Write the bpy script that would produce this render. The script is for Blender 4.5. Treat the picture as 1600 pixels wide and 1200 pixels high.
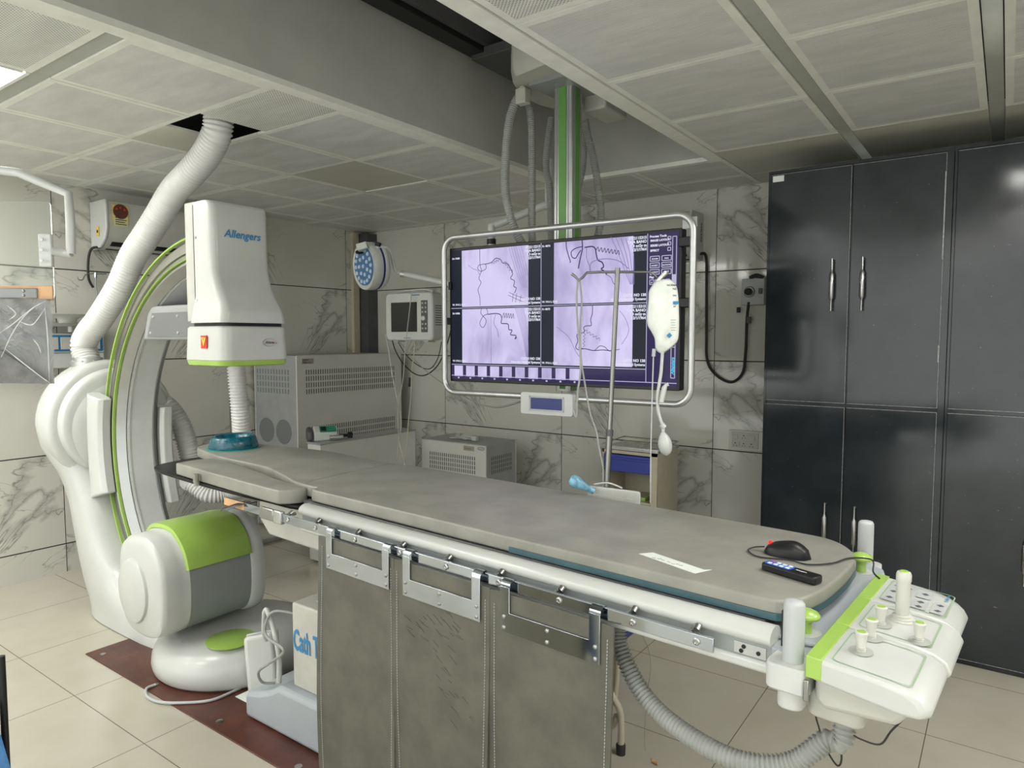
import bpy, math, random
from mathutils import Vector, Matrix
random.seed(7)
for o in list(bpy.data.objects): bpy.data.objects.remove(o)
S = bpy.context.scene
C = S.collection
V = Vector
PI = math.pi

# ---------------------------------------------------------------- camera, world, exposure, lamps
FPX, CH = 1076.0, 1.535
YAW = math.atan2(775, 1078.4); PIT = math.atan2(72, 1076)
FW = V((-math.sin(YAW)*math.cos(PIT), math.cos(YAW)*math.cos(PIT), -math.sin(PIT)))
RT = V((math.cos(YAW), math.sin(YAW), 0)); UP = RT.cross(FW)
cd = bpy.data.cameras.new('camera'); cam = bpy.data.objects.new('camera', cd); C.objects.link(cam)
cam.matrix_world = Matrix(((RT.x, UP.x, -FW.x, 0), (RT.y, UP.y, -FW.y, 0), (RT.z, UP.z, -FW.z, CH), (0, 0, 0, 1)))
cd.sensor_width = 36; cd.lens = 36*FPX/1600; cd.clip_start = 0.02
S.camera = cam
w = bpy.data.worlds.new('world'); S.world = w; w.use_nodes = True
w.node_tree.nodes['Background'].inputs[0].default_value = (0.98, 1, 0.97, 1)
w.node_tree.nodes['Background'].inputs[1].default_value = 1.3
S.view_settings.view_transform = 'Standard'; S.view_settings.look = 'None'
S.view_settings.exposure = 0.9; S.view_settings.gamma = 1
try: S.view_settings.use_curve_mapping = False
except Exception: pass
LED = 9.0          # strength of the ceiling panels

def ray(x, y): return FW + RT*((x-800)/FPX) - UP*((y-600)/FPX)
CO = V((0, 0, CH))
def PZ(x, y, z): d = ray(x, y); return CO + d*((z-CH)/d.z)
def PX(x, y, v): d = ray(x, y); return CO + d*(v/d.x)
def PY(x, y, v): d = ray(x, y); return CO + d*(v/d.y)
def PD(x, y, t): return CO + ray(x, y)*t
# table frame
_a = PZ(486, 765, 1.0); _b = PZ(1223, 941, 1.0)
TA = math.atan2(_b.y-_a.y, _b.x-_a.x)
TO = V((_a.x, _a.y, 0))
TM = Matrix.Translation(TO) @ Matrix.Rotation(TA, 4, 'Z')      # table-local (s, w, z) to world
TI = TM.inverted()
def TZ(x, y, z): return TI @ PZ(x, y, z)
def TWp(x, y, wv):
    o = TI @ CO; d = TI.to_3x3() @ ray(x, y); return o + d*((wv-o.y)/d.y)

# ---------------------------------------------------------------- materials
MATS = {}
class NT:
    def __init__(s, m): s.t = m.node_tree; s.n = s.t.nodes; s.l = s.t.links
    def new(s, k, **kw):
        n = s.n.new(k)
        for a, b in kw.items(): setattr(n, a, b)
        return n
    def lk(s, a, b): s.l.new(a, b)
    def m(s, op, a, b=None, c=None, clamp=False):
        n = s.new('ShaderNodeMath', operation=op); n.use_clamp = clamp
        for i, v in enumerate((a, b, c)):
            if v is None: continue
            if isinstance(v, (int, float)): n.inputs[i].default_value = v
            else: s.lk(v, n.inputs[i])
        return n.outputs[0]
    def mix(s, f, a, b):
        n = s.new('ShaderNodeMix', data_type='RGBA')
        for i, v in ((0, f), (6, a), (7, b)):
            if isinstance(v, (int, float)): n.inputs[i].default_value = v
            elif isinstance(v, tuple): n.inputs[i].default_value = v if len(v) == 4 else v+(1,)
            else: s.lk(v, n.inputs[i])
        return n.outputs[2]
    def noise(s, vec, scale, detail=3, rough=.5, dist=0, out=0):
        n = s.new('ShaderNodeTexNoise'); n.inputs['Scale'].default_value = scale
        n.inputs['Detail'].default_value = detail; n.inputs['Roughness'].default_value = rough
        n.inputs['Distortion'].default_value = dist
        if vec is not None: s.lk(vec, n.inputs['Vector'])
        return n.outputs[out]
    def pos(s): return s.new('ShaderNodeNewGeometry').outputs['Position']
    def objc(s): return s.new('ShaderNodeTexCoord').outputs['Object']
    def sep(s, v):
        n = s.new('ShaderNodeSeparateXYZ'); s.lk(v, n.inputs[0]); return n.outputs
    def comb(s, *a):
        n = s.new('ShaderNodeCombineXYZ')
        for i, v in enumerate(a):
            if isinstance(v, (int, float)): n.inputs[i].default_value = v
            else: s.lk(v, n.inputs[i])
        return n.outputs[0]
    def ramp(s, f, a, b):      # smooth 0..1 between a and b
        n = s.new('ShaderNodeMapRange', interpolation_type='SMOOTHSTEP')
        n.inputs[1].default_value = a; n.inputs[2].default_value = b
        s.lk(f, n.inputs[0]); return n.outputs[0]
    def bump(s, h, strength=.2, dist=.002):
        n = s.new('ShaderNodeBump'); n.inputs['Strength'].default_value = strength
        n.inputs['Distance'].default_value = dist; s.lk(h, n.inputs['Height'])
        s.lk(n.outputs[0], s.n['Principled BSDF'].inputs['Normal'])

def mat(name, col, rough=.5, metal=0., var=.06, vs=12., bump=0., bs=120., spec=None, coat=0., trans=0., alpha=1., ior=None):
    m = bpy.data.materials.new(name); m.use_nodes = True; t = NT(m); p = t.n['Principled BSDF']
    c = tuple(col)+(1,)
    if var:
        f = t.noise(t.pos(), vs, 4, .6)
        lo = tuple(max(0, x*(1-var*2)) for x in col)+(1,); hi = tuple(min(1, x*(1+var*2)) for x in col)+(1,)
        t.lk(t.mix(t.ramp(f, .25, .75), lo, hi), p.inputs['Base Color'])
        t.lk(t.m('ADD', t.m('MULTIPLY', f, .12), rough-.06), p.inputs['Roughness'])
    else:
        p.inputs['Base Color'].default_value = c; p.inputs['Roughness'].default_value = rough
    p.inputs['Metallic'].default_value = metal
    if spec is not None: p.inputs['Specular IOR Level'].default_value = spec
    if coat: p.inputs['Coat Weight'].default_value = coat; p.inputs['Coat Roughness'].default_value = .05
    if trans: p.inputs['Transmission Weight'].default_value = trans
    if ior: p.inputs['IOR'].default_value = ior
    if alpha < 1: p.inputs['Alpha'].default_value = alpha
    if bump: t.bump(t.noise(t.pos(), bs, 4, .6), bump, .003)
    MATS[name] = m; return m

def emit(name, col, st):
    m = bpy.data.materials.new(name); m.use_nodes = True; p = m.node_tree.nodes['Principled BSDF']
    p.inputs['Base Color'].default_value = (.008, .008, .008, 1); p.inputs['Roughness'].default_value = .3; p.inputs['Specular IOR Level'].default_value = .12
    p.inputs['Emission Color'].default_value = tuple(col)+(1,); p.inputs['Emission Strength'].default_value = st
    MATS[name] = m; return m

def srgb(r, g, b):
    f = lambda c: (c/255/12.92) if c/255 <= .04045 else ((c/255+.055)/1.055)**2.4
    return (f(r), f(g), f(b))

white = mat('white_enamel', (.52, .535, .51), .32, var=.02, vs=6, coat=.25)
cream = mat('cream_plastic', (.48, .48, .435), .4, var=.03)
lgrey = mat('light_grey_plastic', (.44, .46, .46), .4, var=.02)
mgrey = mat('mid_grey_plastic', (.27, .29, .29), .38, var=.02)
slate = mat('grey_blue_plastic', (.36, .39, .42), .4, var=.02)
dgrey = mat('dark_grey_plastic', (.07, .07, .075), .4)
black = mat('black_plastic', (.010, .010, .011), .38, var=0, spec=.35)
rubber = mat('black_rubber', (.02, .02, .02), .6, var=0)
green = mat('lime_plastic', (.33, .51, .10), .3, var=.02, coat=.3)
greenc = mat('column_green', (.12, .30, .07), .4, var=.02)
steel = mat('brushed_steel', (.40, .40, .39), .28, 1.0, var=.05)
chrome = mat('polished_steel', (.44, .48, .53), .09, 1.0, var=.02, vs=5)  # bluish tint paints reflected blue surroundings into the steel colour
pole_st = mat('dull_pole_steel', (.24, .24, .225), .34, 1.0, var=.03)
alu = mat('aluminium', (.50, .51, .50), .35, .8, var=.03)
hosew = mat('white_hose_plastic', (.62, .62, .60), .45, var=.02)
hoseg = mat('grey_hose_plastic', (.30, .31, .29), .5, var=.03)
blue = mat('blue_ink', (.03, .22, .45), .4, var=0)
navy = mat('navy_plastic', (.01, .02, .16), .3, var=0)
drawerb = mat('blue_drawer_plastic', (.03, .05, .33), .35, var=.03)
teal = mat('teal_gel', (.0, .085, .125), .25, var=.25, vs=60, bump=.7, bs=45, coat=.2)
ivory = mat('ivory_paint', (.52, .48, .36), .45, var=.03)
red = mat('red_label', (.55, .03, .02), .4, var=0)
yellow = mat('yellow_label', (.75, .55, .05), .4, var=0)
paper = mat('paper_tape', (.72, .76, .72), .6, var=.03)
ink = mat('dark_ink', (.03, .035, .04), .5, var=0)
tealbase = mat('teal_vinyl', (.045, .10, .12), .3, var=.08, vs=8)
carbon = mat('carbon_sheet', (.012, .012, .012), .3, var=0, spec=.12)
vent = mat('vent_hole_dark', (.10, .10, .10), .6, var=0)
orange = mat('amber_acrylic', (.60, .35, .17), .3, var=.08, vs=15)
wood = None
box_white = mat('cabinet_cream_enamel', (.62, .62, .585), .38, var=.02, vs=4)
box_grey = mat('cabinet_grey_enamel', (.32, .33, .33), .45, var=.03)
bagm = mat('bag_plastic_film', (.74, .78, .73), .25, var=.04, vs=25, bump=.5, bs=22)
acrylic = mat('clear_acrylic', (.93, .96, .93), .04, var=0, trans=1.0, ior=1.25)
clothb = mat('blue_cloth', (.05, .17, .38), .8, var=.1, vs=30, bump=.4, bs=300)

def mat_vinyl():
    m = mat('grey_vinyl', (.25, .247, .215), .42, var=.08, vs=7, bump=.12, bs=260)
    return m
vinyl = mat_vinyl()
lead = mat('lead_rubber_sheet', (.108, .107, .085), .5, var=.10, vs=9, bump=.2, bs=160)

def mat_wall(name, axis, u0):
    m = bpy.data.materials.new(name); m.use_nodes = True; t = NT(m); p = t.n['Principled BSDF']
    x = t.sep(t.pos()); u = x[0] if axis == 'x' else x[1]; z = x[2]
    uu = t.m('DIVIDE', t.m('SUBTRACT', u, u0), 1.2); vv = t.m('DIVIDE', t.m('SUBTRACT', z, .187), .597)
    iu = t.m('FLOOR', uu); iv = t.m('FLOOR', vv)
    fu = t.m('SUBTRACT', uu, iu); fv = t.m('SUBTRACT', vv, iv)
    du = t.m('MULTIPLY', t.m('MINIMUM', fu, t.m('SUBTRACT', 1, fu)), 1.2)
    dv = t.m('MULTIPLY', t.m('MINIMUM', fv, t.m('SUBTRACT', 1, fv)), .597)
    joint = t.m('MAXIMUM', t.m('LESS_THAN', dv, .0038), t.m('LESS_THAN', du, .0024))
    # three recurring faces of printed marble
    k = t.m('FLOORED_MODULO', t.m('ADD', t.m('MULTIPLY', iu, 2), iv), 2)
    fu2 = t.m('ADD', fu, t.m('MULTIPLY', k, t.m('SUBTRACT', 1, t.m('MULTIPLY', fu, 2))))
    loc = t.comb(t.m('MULTIPLY', fu2, 1.2), t.m('MULTIPLY', fv, .6), 3.7)
    def vein(sc, off, wd, mlo, mhi, rot=.8):
        m0 = t.new('ShaderNodeMapping'); t.lk(loc, m0.inputs[0]); m0.inputs['Location'].default_value = off; m0.inputs['Rotation'].default_value = (0, 0, rot)
        mp = t.new('ShaderNodeMapping'); t.lk(m0.outputs[0], mp.inputs[0]); mp.inputs['Scale'].default_value = (1, .5, 1)
        n = t.noise(mp.outputs[0], sc, 5, .55, .5)
        l = t.m('ABSOLUTE', t.m('SUBTRACT', n, .5))
        g = t.m('SUBTRACT', 1, t.ramp(l, 0, wd))
        mk = t.ramp(t.noise(mp.outputs[0], sc*.75, 1, .5), mlo, mhi)
        return t.m('MULTIPLY', g, mk)
    v1 = vein(2.6, (.3, .2, 0), .010, .48, .60)
    v2 = vein(3.4, (5.1, 2.2, 1.3), .010, .50, .60, 1.9)
    v3 = t.m('MULTIPLY', vein(2.6, (.3, .2, 0), .060, .56, .66), .40)
    v = t.m('MAXIMUM', t.m('MAXIMUM', t.m('MULTIPLY', v1, .68), t.m('MULTIPLY', v2, .5)), v3)
    base = t.mix(t.ramp(t.noise(t.pos(), 1.7, 3), .3, .7), (.56, .555, .495), (.62, .615, .56))
    col = t.mix(v, base, (.12, .125, .115))
    col = t.mix(joint, col, (.02, .02, .018))
    t.lk(col, p.inputs['Base Color'])
    t.lk(t.m('ADD', .07, t.m('MULTIPLY', joint, .6)), p.inputs['Roughness'])
    t.bump(t.m('SUBTRACT', 1, joint), .4, .002)
    return m
wall_l = mat_wall('marble_tile_left', 'y', 1.90)
wall_b = mat_wall('marble_tile_back', 'x', -4.0)

def mat_floor():
    m = bpy.data.materials.new('vitrified_floor_tile'); m.use_nodes = True; t = NT(m); p = t.n['Principled BSDF']
    x = t.sep(t.pos())
    uu = t.m('DIVIDE', t.m('ADD', x[0], 3.20), .60); vv = t.m('DIVIDE', t.m('SUBTRACT', x[1], 1.228), .60)
    def d(f):
        fr = t.m('SUBTRACT', f, t.m('FLOOR', f)); return t.m('MULTIPLY', t.m('MINIMUM', fr, t.m('SUBTRACT', 1, fr)), .6)
    joint = t.m('LESS_THAN', t.m('MINIMUM', d(uu), d(vv)), .0018)
    c = t.mix(t.ramp(t.noise(t.pos(), 2.2, 5, .6), .3, .7), (.43, .405, .325), (.475, .45, .375))
    sp = t.ramp(t.noise(t.pos(), 55, 3, .6), .70, .76)
    c = t.mix(t.m('MULTIPLY', sp, .25), c, (.25, .2, .13))
    t.lk(t.mix(joint, c, (.14, .12, .09)), p.inputs['Base Color'])
    t.lk(t.m('ADD', t.m('MULTIPLY', t.noise(t.pos(), 9, 4), .12), .08), p.inputs['Roughness'])
    return m
floor_m = mat_floor()

def mat_ceil(name, pitch, depth, base, smudge=.12):
    m = bpy.data.materials.new(name); m.use_nodes = True; t = NT(m); p = t.n['Principled BSDF']
    x = t.sep(t.pos())
    mp = t.new('ShaderNodeMapping'); t.lk(t.pos(), mp.inputs[0]); mp.inputs['Scale'].default_value = (1.2, 4.0, 1)
    n = t.noise(mp.outputs[0], 2.4, 5, .65)
    c = t.mix(t.ramp(n, .3, .72), tuple(b*(1-smudge) for b in base), tuple(b*(1+smudge*.6) for b in base))
    if pitch:
        def fr(a):
            q = t.m('DIVIDE', a, pitch); return t.m('SUBTRACT', t.m('SUBTRACT', q, t.m('FLOOR', q)), .5)
        a = fr(t.m('ADD', x[0], x[1])); b = fr(t.m('SUBTRACT', x[0], x[1]))
        r = t.m('ADD', t.m('MULTIPLY', a, a), t.m('MULTIPLY', b, b))
        hole = t.m('LESS_THAN', r, .075)
        c = t.mix(t.m('MULTIPLY', hole, depth), c, (.02, .02, .02))
    t.lk(c, p.inputs['Base Color']); p.inputs['Roughness'].default_value = .42
    return m
ceil_perf = mat_ceil('perforated_tile', .0075, .50, (.72, .72, .69))
ceil_coarse = mat_ceil('coarse_perforated_tile', .014, .75, (.72, .73, .68))
ceil_plain = mat_ceil('plain_tile', 0, 0, (.52, .52, .44), .05)
ceil_rim = mat('ceiling_white_rim', (.78, .79, .73), .4, var=.03)
recess_m = mat('recess_grey_paint', (.45, .455, .42), .6, var=.04, vs=3)
void_m = mat('ceiling_void_black', (.008, .008, .008), .9, var=0)

def mat_plate():
    m = bpy.data.materials.new('oxide_red_steel_plate'); m.use_nodes = True; t = NT(m); p = t.n['Principled BSDF']
    n = t.noise(t.pos(), 6, 6, .7); mp = t.new('ShaderNodeMapping'); t.lk(t.pos(), mp.inputs[0]); mp.inputs['Scale'].default_value = (1, 7, 1)
    n2 = t.noise(mp.outputs[0], 11, 5, .7)
    c = t.mix(t.ramp(n, .3, .75), (.055, .013, .008), (.12, .034, .022))
    c = t.mix(t.m('MULTIPLY', t.ramp(n2, .56, .72), .5), c, (.06, .035, .018))
    t.lk(c, p.inputs['Base Color']); t.lk(t.m('ADD', t.m('MULTIPLY', n2, .3), .2), p.inputs['Roughness'])
    t.bump(n2, .2, .002); return m
plate_m = mat_plate()

def mat_cab():
    m = bpy.data.materials.new('charcoal_gloss_laminate'); m.use_nodes = True; t = NT(m); p = t.n['Principled BSDF']
    n = t.noise(t.pos(), 5, 5, .6)
    sp = t.ramp(t.noise(t.pos(), 70, 2, .5), .76, .78)
    c = t.mix(t.ramp(n, .3, .7), (.014, .018, .021), (.022, .026, .030))
    t.lk(t.mix(t.m('MULTIPLY', sp, .3), c, (.3, .3, .3)), p.inputs['Base Color'])
    t.lk(t.m('ADD', t.m('MULTIPLY', t.ramp(t.noise(t.pos(), 2.2, 4, .6), .35, .7), .10), .09), p.inputs['Roughness'])
    p.inputs['Specular IOR Level'].default_value = .5
    t.bump(t.noise(t.pos(), 1.6, 2), .15, .02)
    return m
cab_m = mat_cab()
cab_edge = mat('chipped_laminate_edge', (.30, .31, .31), .5, var=.2, vs=90)

def mat_film():
    m = bpy.data.materials.new('plastic_film'); m.use_nodes = True; t = NT(m); p = t.n['Principled BSDF']
    p.inputs['Base Color'].default_value = (.20, .205, .20, 1); p.inputs['Roughness'].default_value = .22
    n = t.noise(t.objc(), 7, 5, .6, 1.5)
    t.lk(t.m('ADD', .88, t.m('MULTIPLY', t.ramp(n, .35, .8), .12)), p.inputs['Alpha'])
    t.bump(n, .9, .02); return m
film = mat_film()

def mat_angio():
    m = bpy.data.materials.new('angiogram_image'); m.use_nodes = True; t = NT(m); p = t.n['Principled BSDF']
    p.inputs['Base Color'].default_value = (.02, .02, .02, 1); p.inputs['Roughness'].default_value = .3
    mp = t.new('ShaderNodeMapping'); t.lk(t.pos(), mp.inputs[0]); mp.inputs['Rotation'].default_value = (0, .9, 0); mp.inputs['Scale'].default_value = (1, 1, .35)
    n = t.noise(mp.outputs[0], 9, 5, .55, .6); n2 = t.noise(t.pos(), 3.1, 2)
    f = t.m('ADD', t.m('MULTIPLY', n, .55), t.m('MULTIPLY', n2, .45))
    c = t.mix(t.ramp(f, .34, .62), (.36, .31, .60), (.72, .65, .98))
    t.lk(c, p.inputs['Emission Color']); p.inputs['Emission Strength'].default_value = .46
    return m
angio = mat_angio()
scr_dark = emit('screen_dark_area', (.012, .016, .035), .35)
scr_panel = emit('screen_violet_panel', (.035, .026, .09), .5)
scr_line = emit('screen_line', (.62, .60, .85), .42)
scr_text = emit('screen_text', (.80, .80, .95), .5)
scr_cyan = emit('screen_cyan_text', (.05, .55, .85), .5)
scr_vessel = emit('screen_vessel', (.05, .04, .12), .5)
scr_vessel2 = emit('screen_faint_vessel', (.26, .22, .46), .5)
led_m = emit('led_diffuser', (1.0, .985, .94), LED)

# ---------------------------------------------------------------- mesh builder
class MB:
    def __init__(s, M=None): s.v = []; s.f = []; s.M = M
    def add(s, vs, fs, mi=0, sm=False):
        b = len(s.v)
        for p in vs:
            p = V(p); s.v.append(s.M @ p if s.M else p)
        for f in fs: s.f.append(([b+i for i in f], mi, sm))
        return s
    def box(s, a, b, mi=0):
        x0, x1 = sorted((a[0], b[0])); y0, y1 = sorted((a[1], b[1])); z0, z1 = sorted((a[2], b[2]))
        return s.add([(x0,y0,z0),(x1,y0,z0),(x1,y1,z0),(x0,y1,z0),(x0,y0,z1),(x1,y0,z1),(x1,y1,z1),(x0,y1,z1)],
                     [(3,2,1,0),(4,5,6,7),(0,1,5,4),(1,2,6,5),(2,3,7,6),(3,0,4,7)], mi)
    def obox(s, c, u, v, w, size, mi=0):           # centre, three axes, full sizes
        c, u, v, w = V(c), V(u).normalized(), V(v).normalized(), V(w).normalized()
        vs = [c + u*(size[0]/2*i) + v*(size[1]/2*j) + w*(size[2]/2*k) for k in (-1,1) for (i,j) in ((-1,-1),(1,-1),(1,1),(-1,1))]
        return s.add(vs, [(3,2,1,0),(4,5,6,7),(0,1,5,4),(1,2,6,5),(2,3,7,6),(3,0,4,7)], mi)
    def prism(s, poly, o, u, v, w, mi=0, sm=False, mi_side=None):         # polygon in u,v at o, extruded along the vector w
        o, u, v, w = V(o), V(u), V(v), V(w); n = len(poly)
        vs = [o+u*a+v*b for a, b in poly] + [o+u*a+v*b+w for a, b in poly]
        s.add(vs, [tuple(range(n))[::-1], tuple(range(n, 2*n))], mi)
        return s.add(vs, [(i, (i+1) % n, n+(i+1) % n, n+i) for i in range(n)], mi if mi_side is None else mi_side, sm)
    def loft(s, loops, mi=0, caps=True, sm=True, closed=True):
        n = len(loops[0]); vs = [p for l in loops for p in l]; fs = []
        m = n if closed else n-1
        for k in range(len(loops)-1):
            for i in range(m): fs.append((k*n+i, k*n+(i+1) % n, (k+1)*n+(i+1) % n, (k+1)*n+i))
        s.add(vs, fs, mi, sm)
        if caps:
            s.add(loops[0], [tuple(range(n))[::-1]], mi); s.add(loops[-1], [tuple(range(n))], mi)
        return s
    def tube(s, pts, r, n=12, mi=0, caps=True, smooth=0, corr=None):
        pts = [V(p) for p in pts]
        if smooth: pts = spline(pts, smooth)
        if corr:
            pitch, amp = corr; pts = resample(pts, pitch/4)
            rs = [r + amp*(1 if (i % 4) in (0, 1) else -1)*(.8 if (i % 4) else 1) for i in range(len(pts))]
        else: rs = list(r) if isinstance(r, (list, tuple)) else [r]*len(pts)
        if len(rs) != len(pts):
            rs = [rs[min(len(rs)-1, int(i*(len(rs)-1)/(len(pts)-1)+.5))] for i in range(len(pts))]
        t0 = (pts[1]-pts[0]).normalized(); a = t0.orthogonal().normalized(); loops = []
        for i, p in enumerate(pts):
            t = (pts[min(i+1, len(pts)-1)]-pts[max(i-1, 0)]).normalized()
            a = (a - t*a.dot(t)).normalized(); b = t.cross(a)
            loops.append([p + (a*math.cos(2*PI*k/n)+b*math.sin(2*PI*k/n))*rs[i] for k in range(n)])
        return s.loft(loops, mi, caps)
    def cyl(s, a, b, r, n=24, mi=0, r2=None): return s.tube([a, b], [r, r if r2 is None else r2], n, mi)
    def lathe(s, prof, o, ax=(0,0,1), n=32, mi=0, caps=True, sc=(1,1)):
        o, ax = V(o), V(ax).normalized(); a = V((1,0,0)) if abs(ax.z) > .9 else ax.cross(V((0,0,1))).normalized(); b = ax.cross(a)
        return s.loft([[o+ax*h+(a*math.cos(2*PI*k/n)*sc[0]+b*math.sin(2*PI*k/n)*sc[1])*r for k in range(n)] for r, h in prof], mi, caps)
    def ball(s, c, r, mi=0, n=16):
        r = r if isinstance(r, (tuple, list)) else (r, r, r); c = V(c)
        loops = [[c+V((r[0]*math.sin(t)*math.cos(2*PI*k/n), r[1]*math.sin(t)*math.sin(2*PI*k/n), -r[2]*math.cos(t))) for k in range(n)]
                 for t in [max(.02, min(PI-.02, PI*j/(n//2))) for j in range(n//2+1)]]
        return s.loft(loops, mi)
    def text(s, body, o, u, v, size, mi=0, bold=0., shear=0., lift=.0006, align='LEFT', xs=1.):
        cu = bpy.data.curves.new('t', 'FONT'); cu.body = body; cu.size = size; cu.offset = bold; cu.shear = shear; cu.align_x = align
        cu.resolution_u = 2
        ob = bpy.data.objects.new('t', cu); C.objects.link(ob); bpy.context.view_layer.update()
        me = bpy.data.meshes.new_from_object(ob.evaluated_get(bpy.context.evaluated_depsgraph_get()))
        o, u, v = V(o), V(u).normalized(), V(v).normalized(); w = u.cross(v)
        s.add([o+u*p.co.x*xs+v*p.co.y+w*lift for p in me.vertices], [tuple(p.vertices) for p in me.polygons], mi)
        bpy.data.objects.remove(ob); bpy.data.curves.remove(cu); bpy.data.meshes.remove(me); return s
    def build(s, name, mats, parent=None, bevel=0., seg=2, sharp=38, label=None, solid=0.):
        if not isinstance(mats, (list, tuple)): mats = [mats]
        off = V((0, 0, 0))
        if parent is None:
            xs = [p.x for p in s.v]; ys = [p.y for p in s.v]; zs = [p.z for p in s.v]
            off = V(((min(xs)+max(xs))/2, (min(ys)+max(ys))/2, min(zs)))
        me = bpy.data.meshes.new(name); me.from_pydata([p-off for p in s.v], [], [f[0] for f in s.f])
        for m in mats: me.materials.append(m)
        for p, f in zip(me.polygons, s.f): p.material_index = f[1]; p.use_smooth = True
        me.update(); me.validate()
        import bmesh
        bm = bmesh.new(); bm.from_mesh(me); bmesh.ops.remove_doubles(bm, verts=bm.verts, dist=1e-6)
        bmesh.ops.recalc_face_normals(bm, faces=bm.faces); bm.to_mesh(me); bm.free()
        me.set_sharp_from_angle(angle=math.radians(sharp))
        o = bpy.data.objects.new(name, me); o.location = off; C.objects.link(o)
        if bevel:
            b = o.modifiers.new('bevel', 'BEVEL'); b.width = bevel; b.segments = seg; b.limit_method = 'ANGLE'; b.angle_limit = math.radians(40)
            b.harden_normals = False; b.use_clamp_overlap = True
        if parent is not None:
            o.parent = parent
            if parent.parent is None and parent.type == 'EMPTY': o.matrix_parent_inverse = parent.matrix_basis.inverted()
        if label: o['label'] = label
        return o

def spline(P, k):
    out = []
    for i in range(len(P)-1):
        p0 = P[max(i-1, 0)]; p1 = P[i]; p2 = P[i+1]; p3 = P[min(i+2, len(P)-1)]
        for j in range(k):
            t = j/k; out.append(.5*((2*p1)+(p2-p0)*t+(2*p0-5*p1+4*p2-p3)*t*t+(3*p1-p0-3*p2+p3)*t**3))
    return out+[P[-1]]
def resample(P, d):
    out = [P[0]]; acc = 0
    for a, b in zip(P, P[1:]):
        L = (b-a).length
        while acc+L >= d:
            a = a+(b-a)*((d-acc)/L); out.append(a); L = (b-a).length; acc = 0
            if L < 1e-9: break
        acc += L
    return out
def rr(x0, y0, x1, y1, r, k=5):
    out = []
    for cx, cy, a in ((x1-r, y0+r, -90), (x1-r, y1-r, 0), (x0+r, y1-r, 90), (x0+r, y0+r, 180)):
        for i in range(k+1):
            t = math.radians(a+90*i/k); out.append((cx+r*math.cos(t), cy+r*math.sin(t)))
    return out
def smooth2(P, k=5):
    n = len(P); out = []
    Q = [V((p[0], p[1], 0)) for p in P]
    for i in range(n):
        p0, p1, p2, p3 = Q[i-1], Q[i], Q[(i+1) % n], Q[(i+2) % n]
        for j in range(k):
            t = j/k; q = .5*((2*p1)+(p2-p0)*t+(2*p0-5*p1+4*p2-p3)*t*t+(3*p1-p0-3*p2+p3)*t**3); out.append((q.x, q.y))
    return out
def slab(outline, z0, z1, r, k=4):
    """loops of a cushion slab: outline shrunk towards its edges at top and bottom"""
    n = len(outline); cx = sum(p[0] for p in outline)/n; cy = sum(p[1] for p in outline)/n; loops = []
    def inset(d):
        res = []
        for i in range(n):
            a = V((*outline[i-1], 0)); b = V((*outline[(i+1) % n], 0)); t = (b-a).normalized(); nn = V((-t.y, t.x, 0))
            res.append((outline[i][0]+nn.x*d, outline[i][1]+nn.y*d))
        return res
    for i in range(k+1):
        a = PI/2*i/k; q = inset(r*(1-math.sin(a))); z = z0+r*(1-math.cos(a)); loops.append([V((x, y, z)) for x, y in q])
    for i in range(k+1):
        a = PI/2*i/k; q = inset(r*(1-math.cos(a))); z = z1-r+r*math.sin(a); loops.append([V((x, y, z)) for x, y in q])
    return loops
def tag(o, label=None, cat=None, group=None, kind=None):
    if label: o['label'] = label
    if cat: o['category'] = cat
    if group: o['group'] = group
    if kind: o['kind'] = kind
    return o
def thing(name, label, cat, loc=(0, 0, 0), group=None):
    o = bpy.data.objects.new(name, None); o.empty_display_size = .05; o.location = loc; C.objects.link(o)
    return tag(o, label, cat, group)
def X3(): return V((1,0,0)), V((0,1,0)), V((0,0,1))
EX, EY, EZ = X3()
def dup(root, loc, label=None):
    r = root.copy(); C.objects.link(r); r.location = loc
    if label: r['label'] = label
    for ch in [c for c in bpy.data.objects if c.parent == root]:
        c = ch.copy(); C.objects.link(c); c.parent = r; c.matrix_parent_inverse = ch.matrix_parent_inverse.copy()
        for g in [q for q in bpy.data.objects if q.parent == ch]:
            d = g.copy(); C.objects.link(d); d.parent = c
    return r

# ---------------------------------------------------------------- the room
XL, YB, HC = -4.974, 4.56, 2.52
XR, YF = 2.4, -2.2
tag(MB().box((XL-.15, YF-.15, -.1), (XR+.15, YB+.15, 0)).build('floor', floor_m), kind='structure')
tag(MB().box((XL-.12, YF, 0), (XL, YB+.12, 3.3)).build('wall_left', wall_l), kind='structure')
tag(MB().box((XL, YB, 0), (XR, YB+.12, 3.3)).build('wall_back', wall_b), kind='structure')
tag(MB().box((XR, YF, 0), (XR+.12, YB+.12, 3.3)).build('wall_right', wall_l), kind='structure')


runner_m = mat('ceiling_runner_grey', (.40, .41, .37), .5, var=.03)
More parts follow.
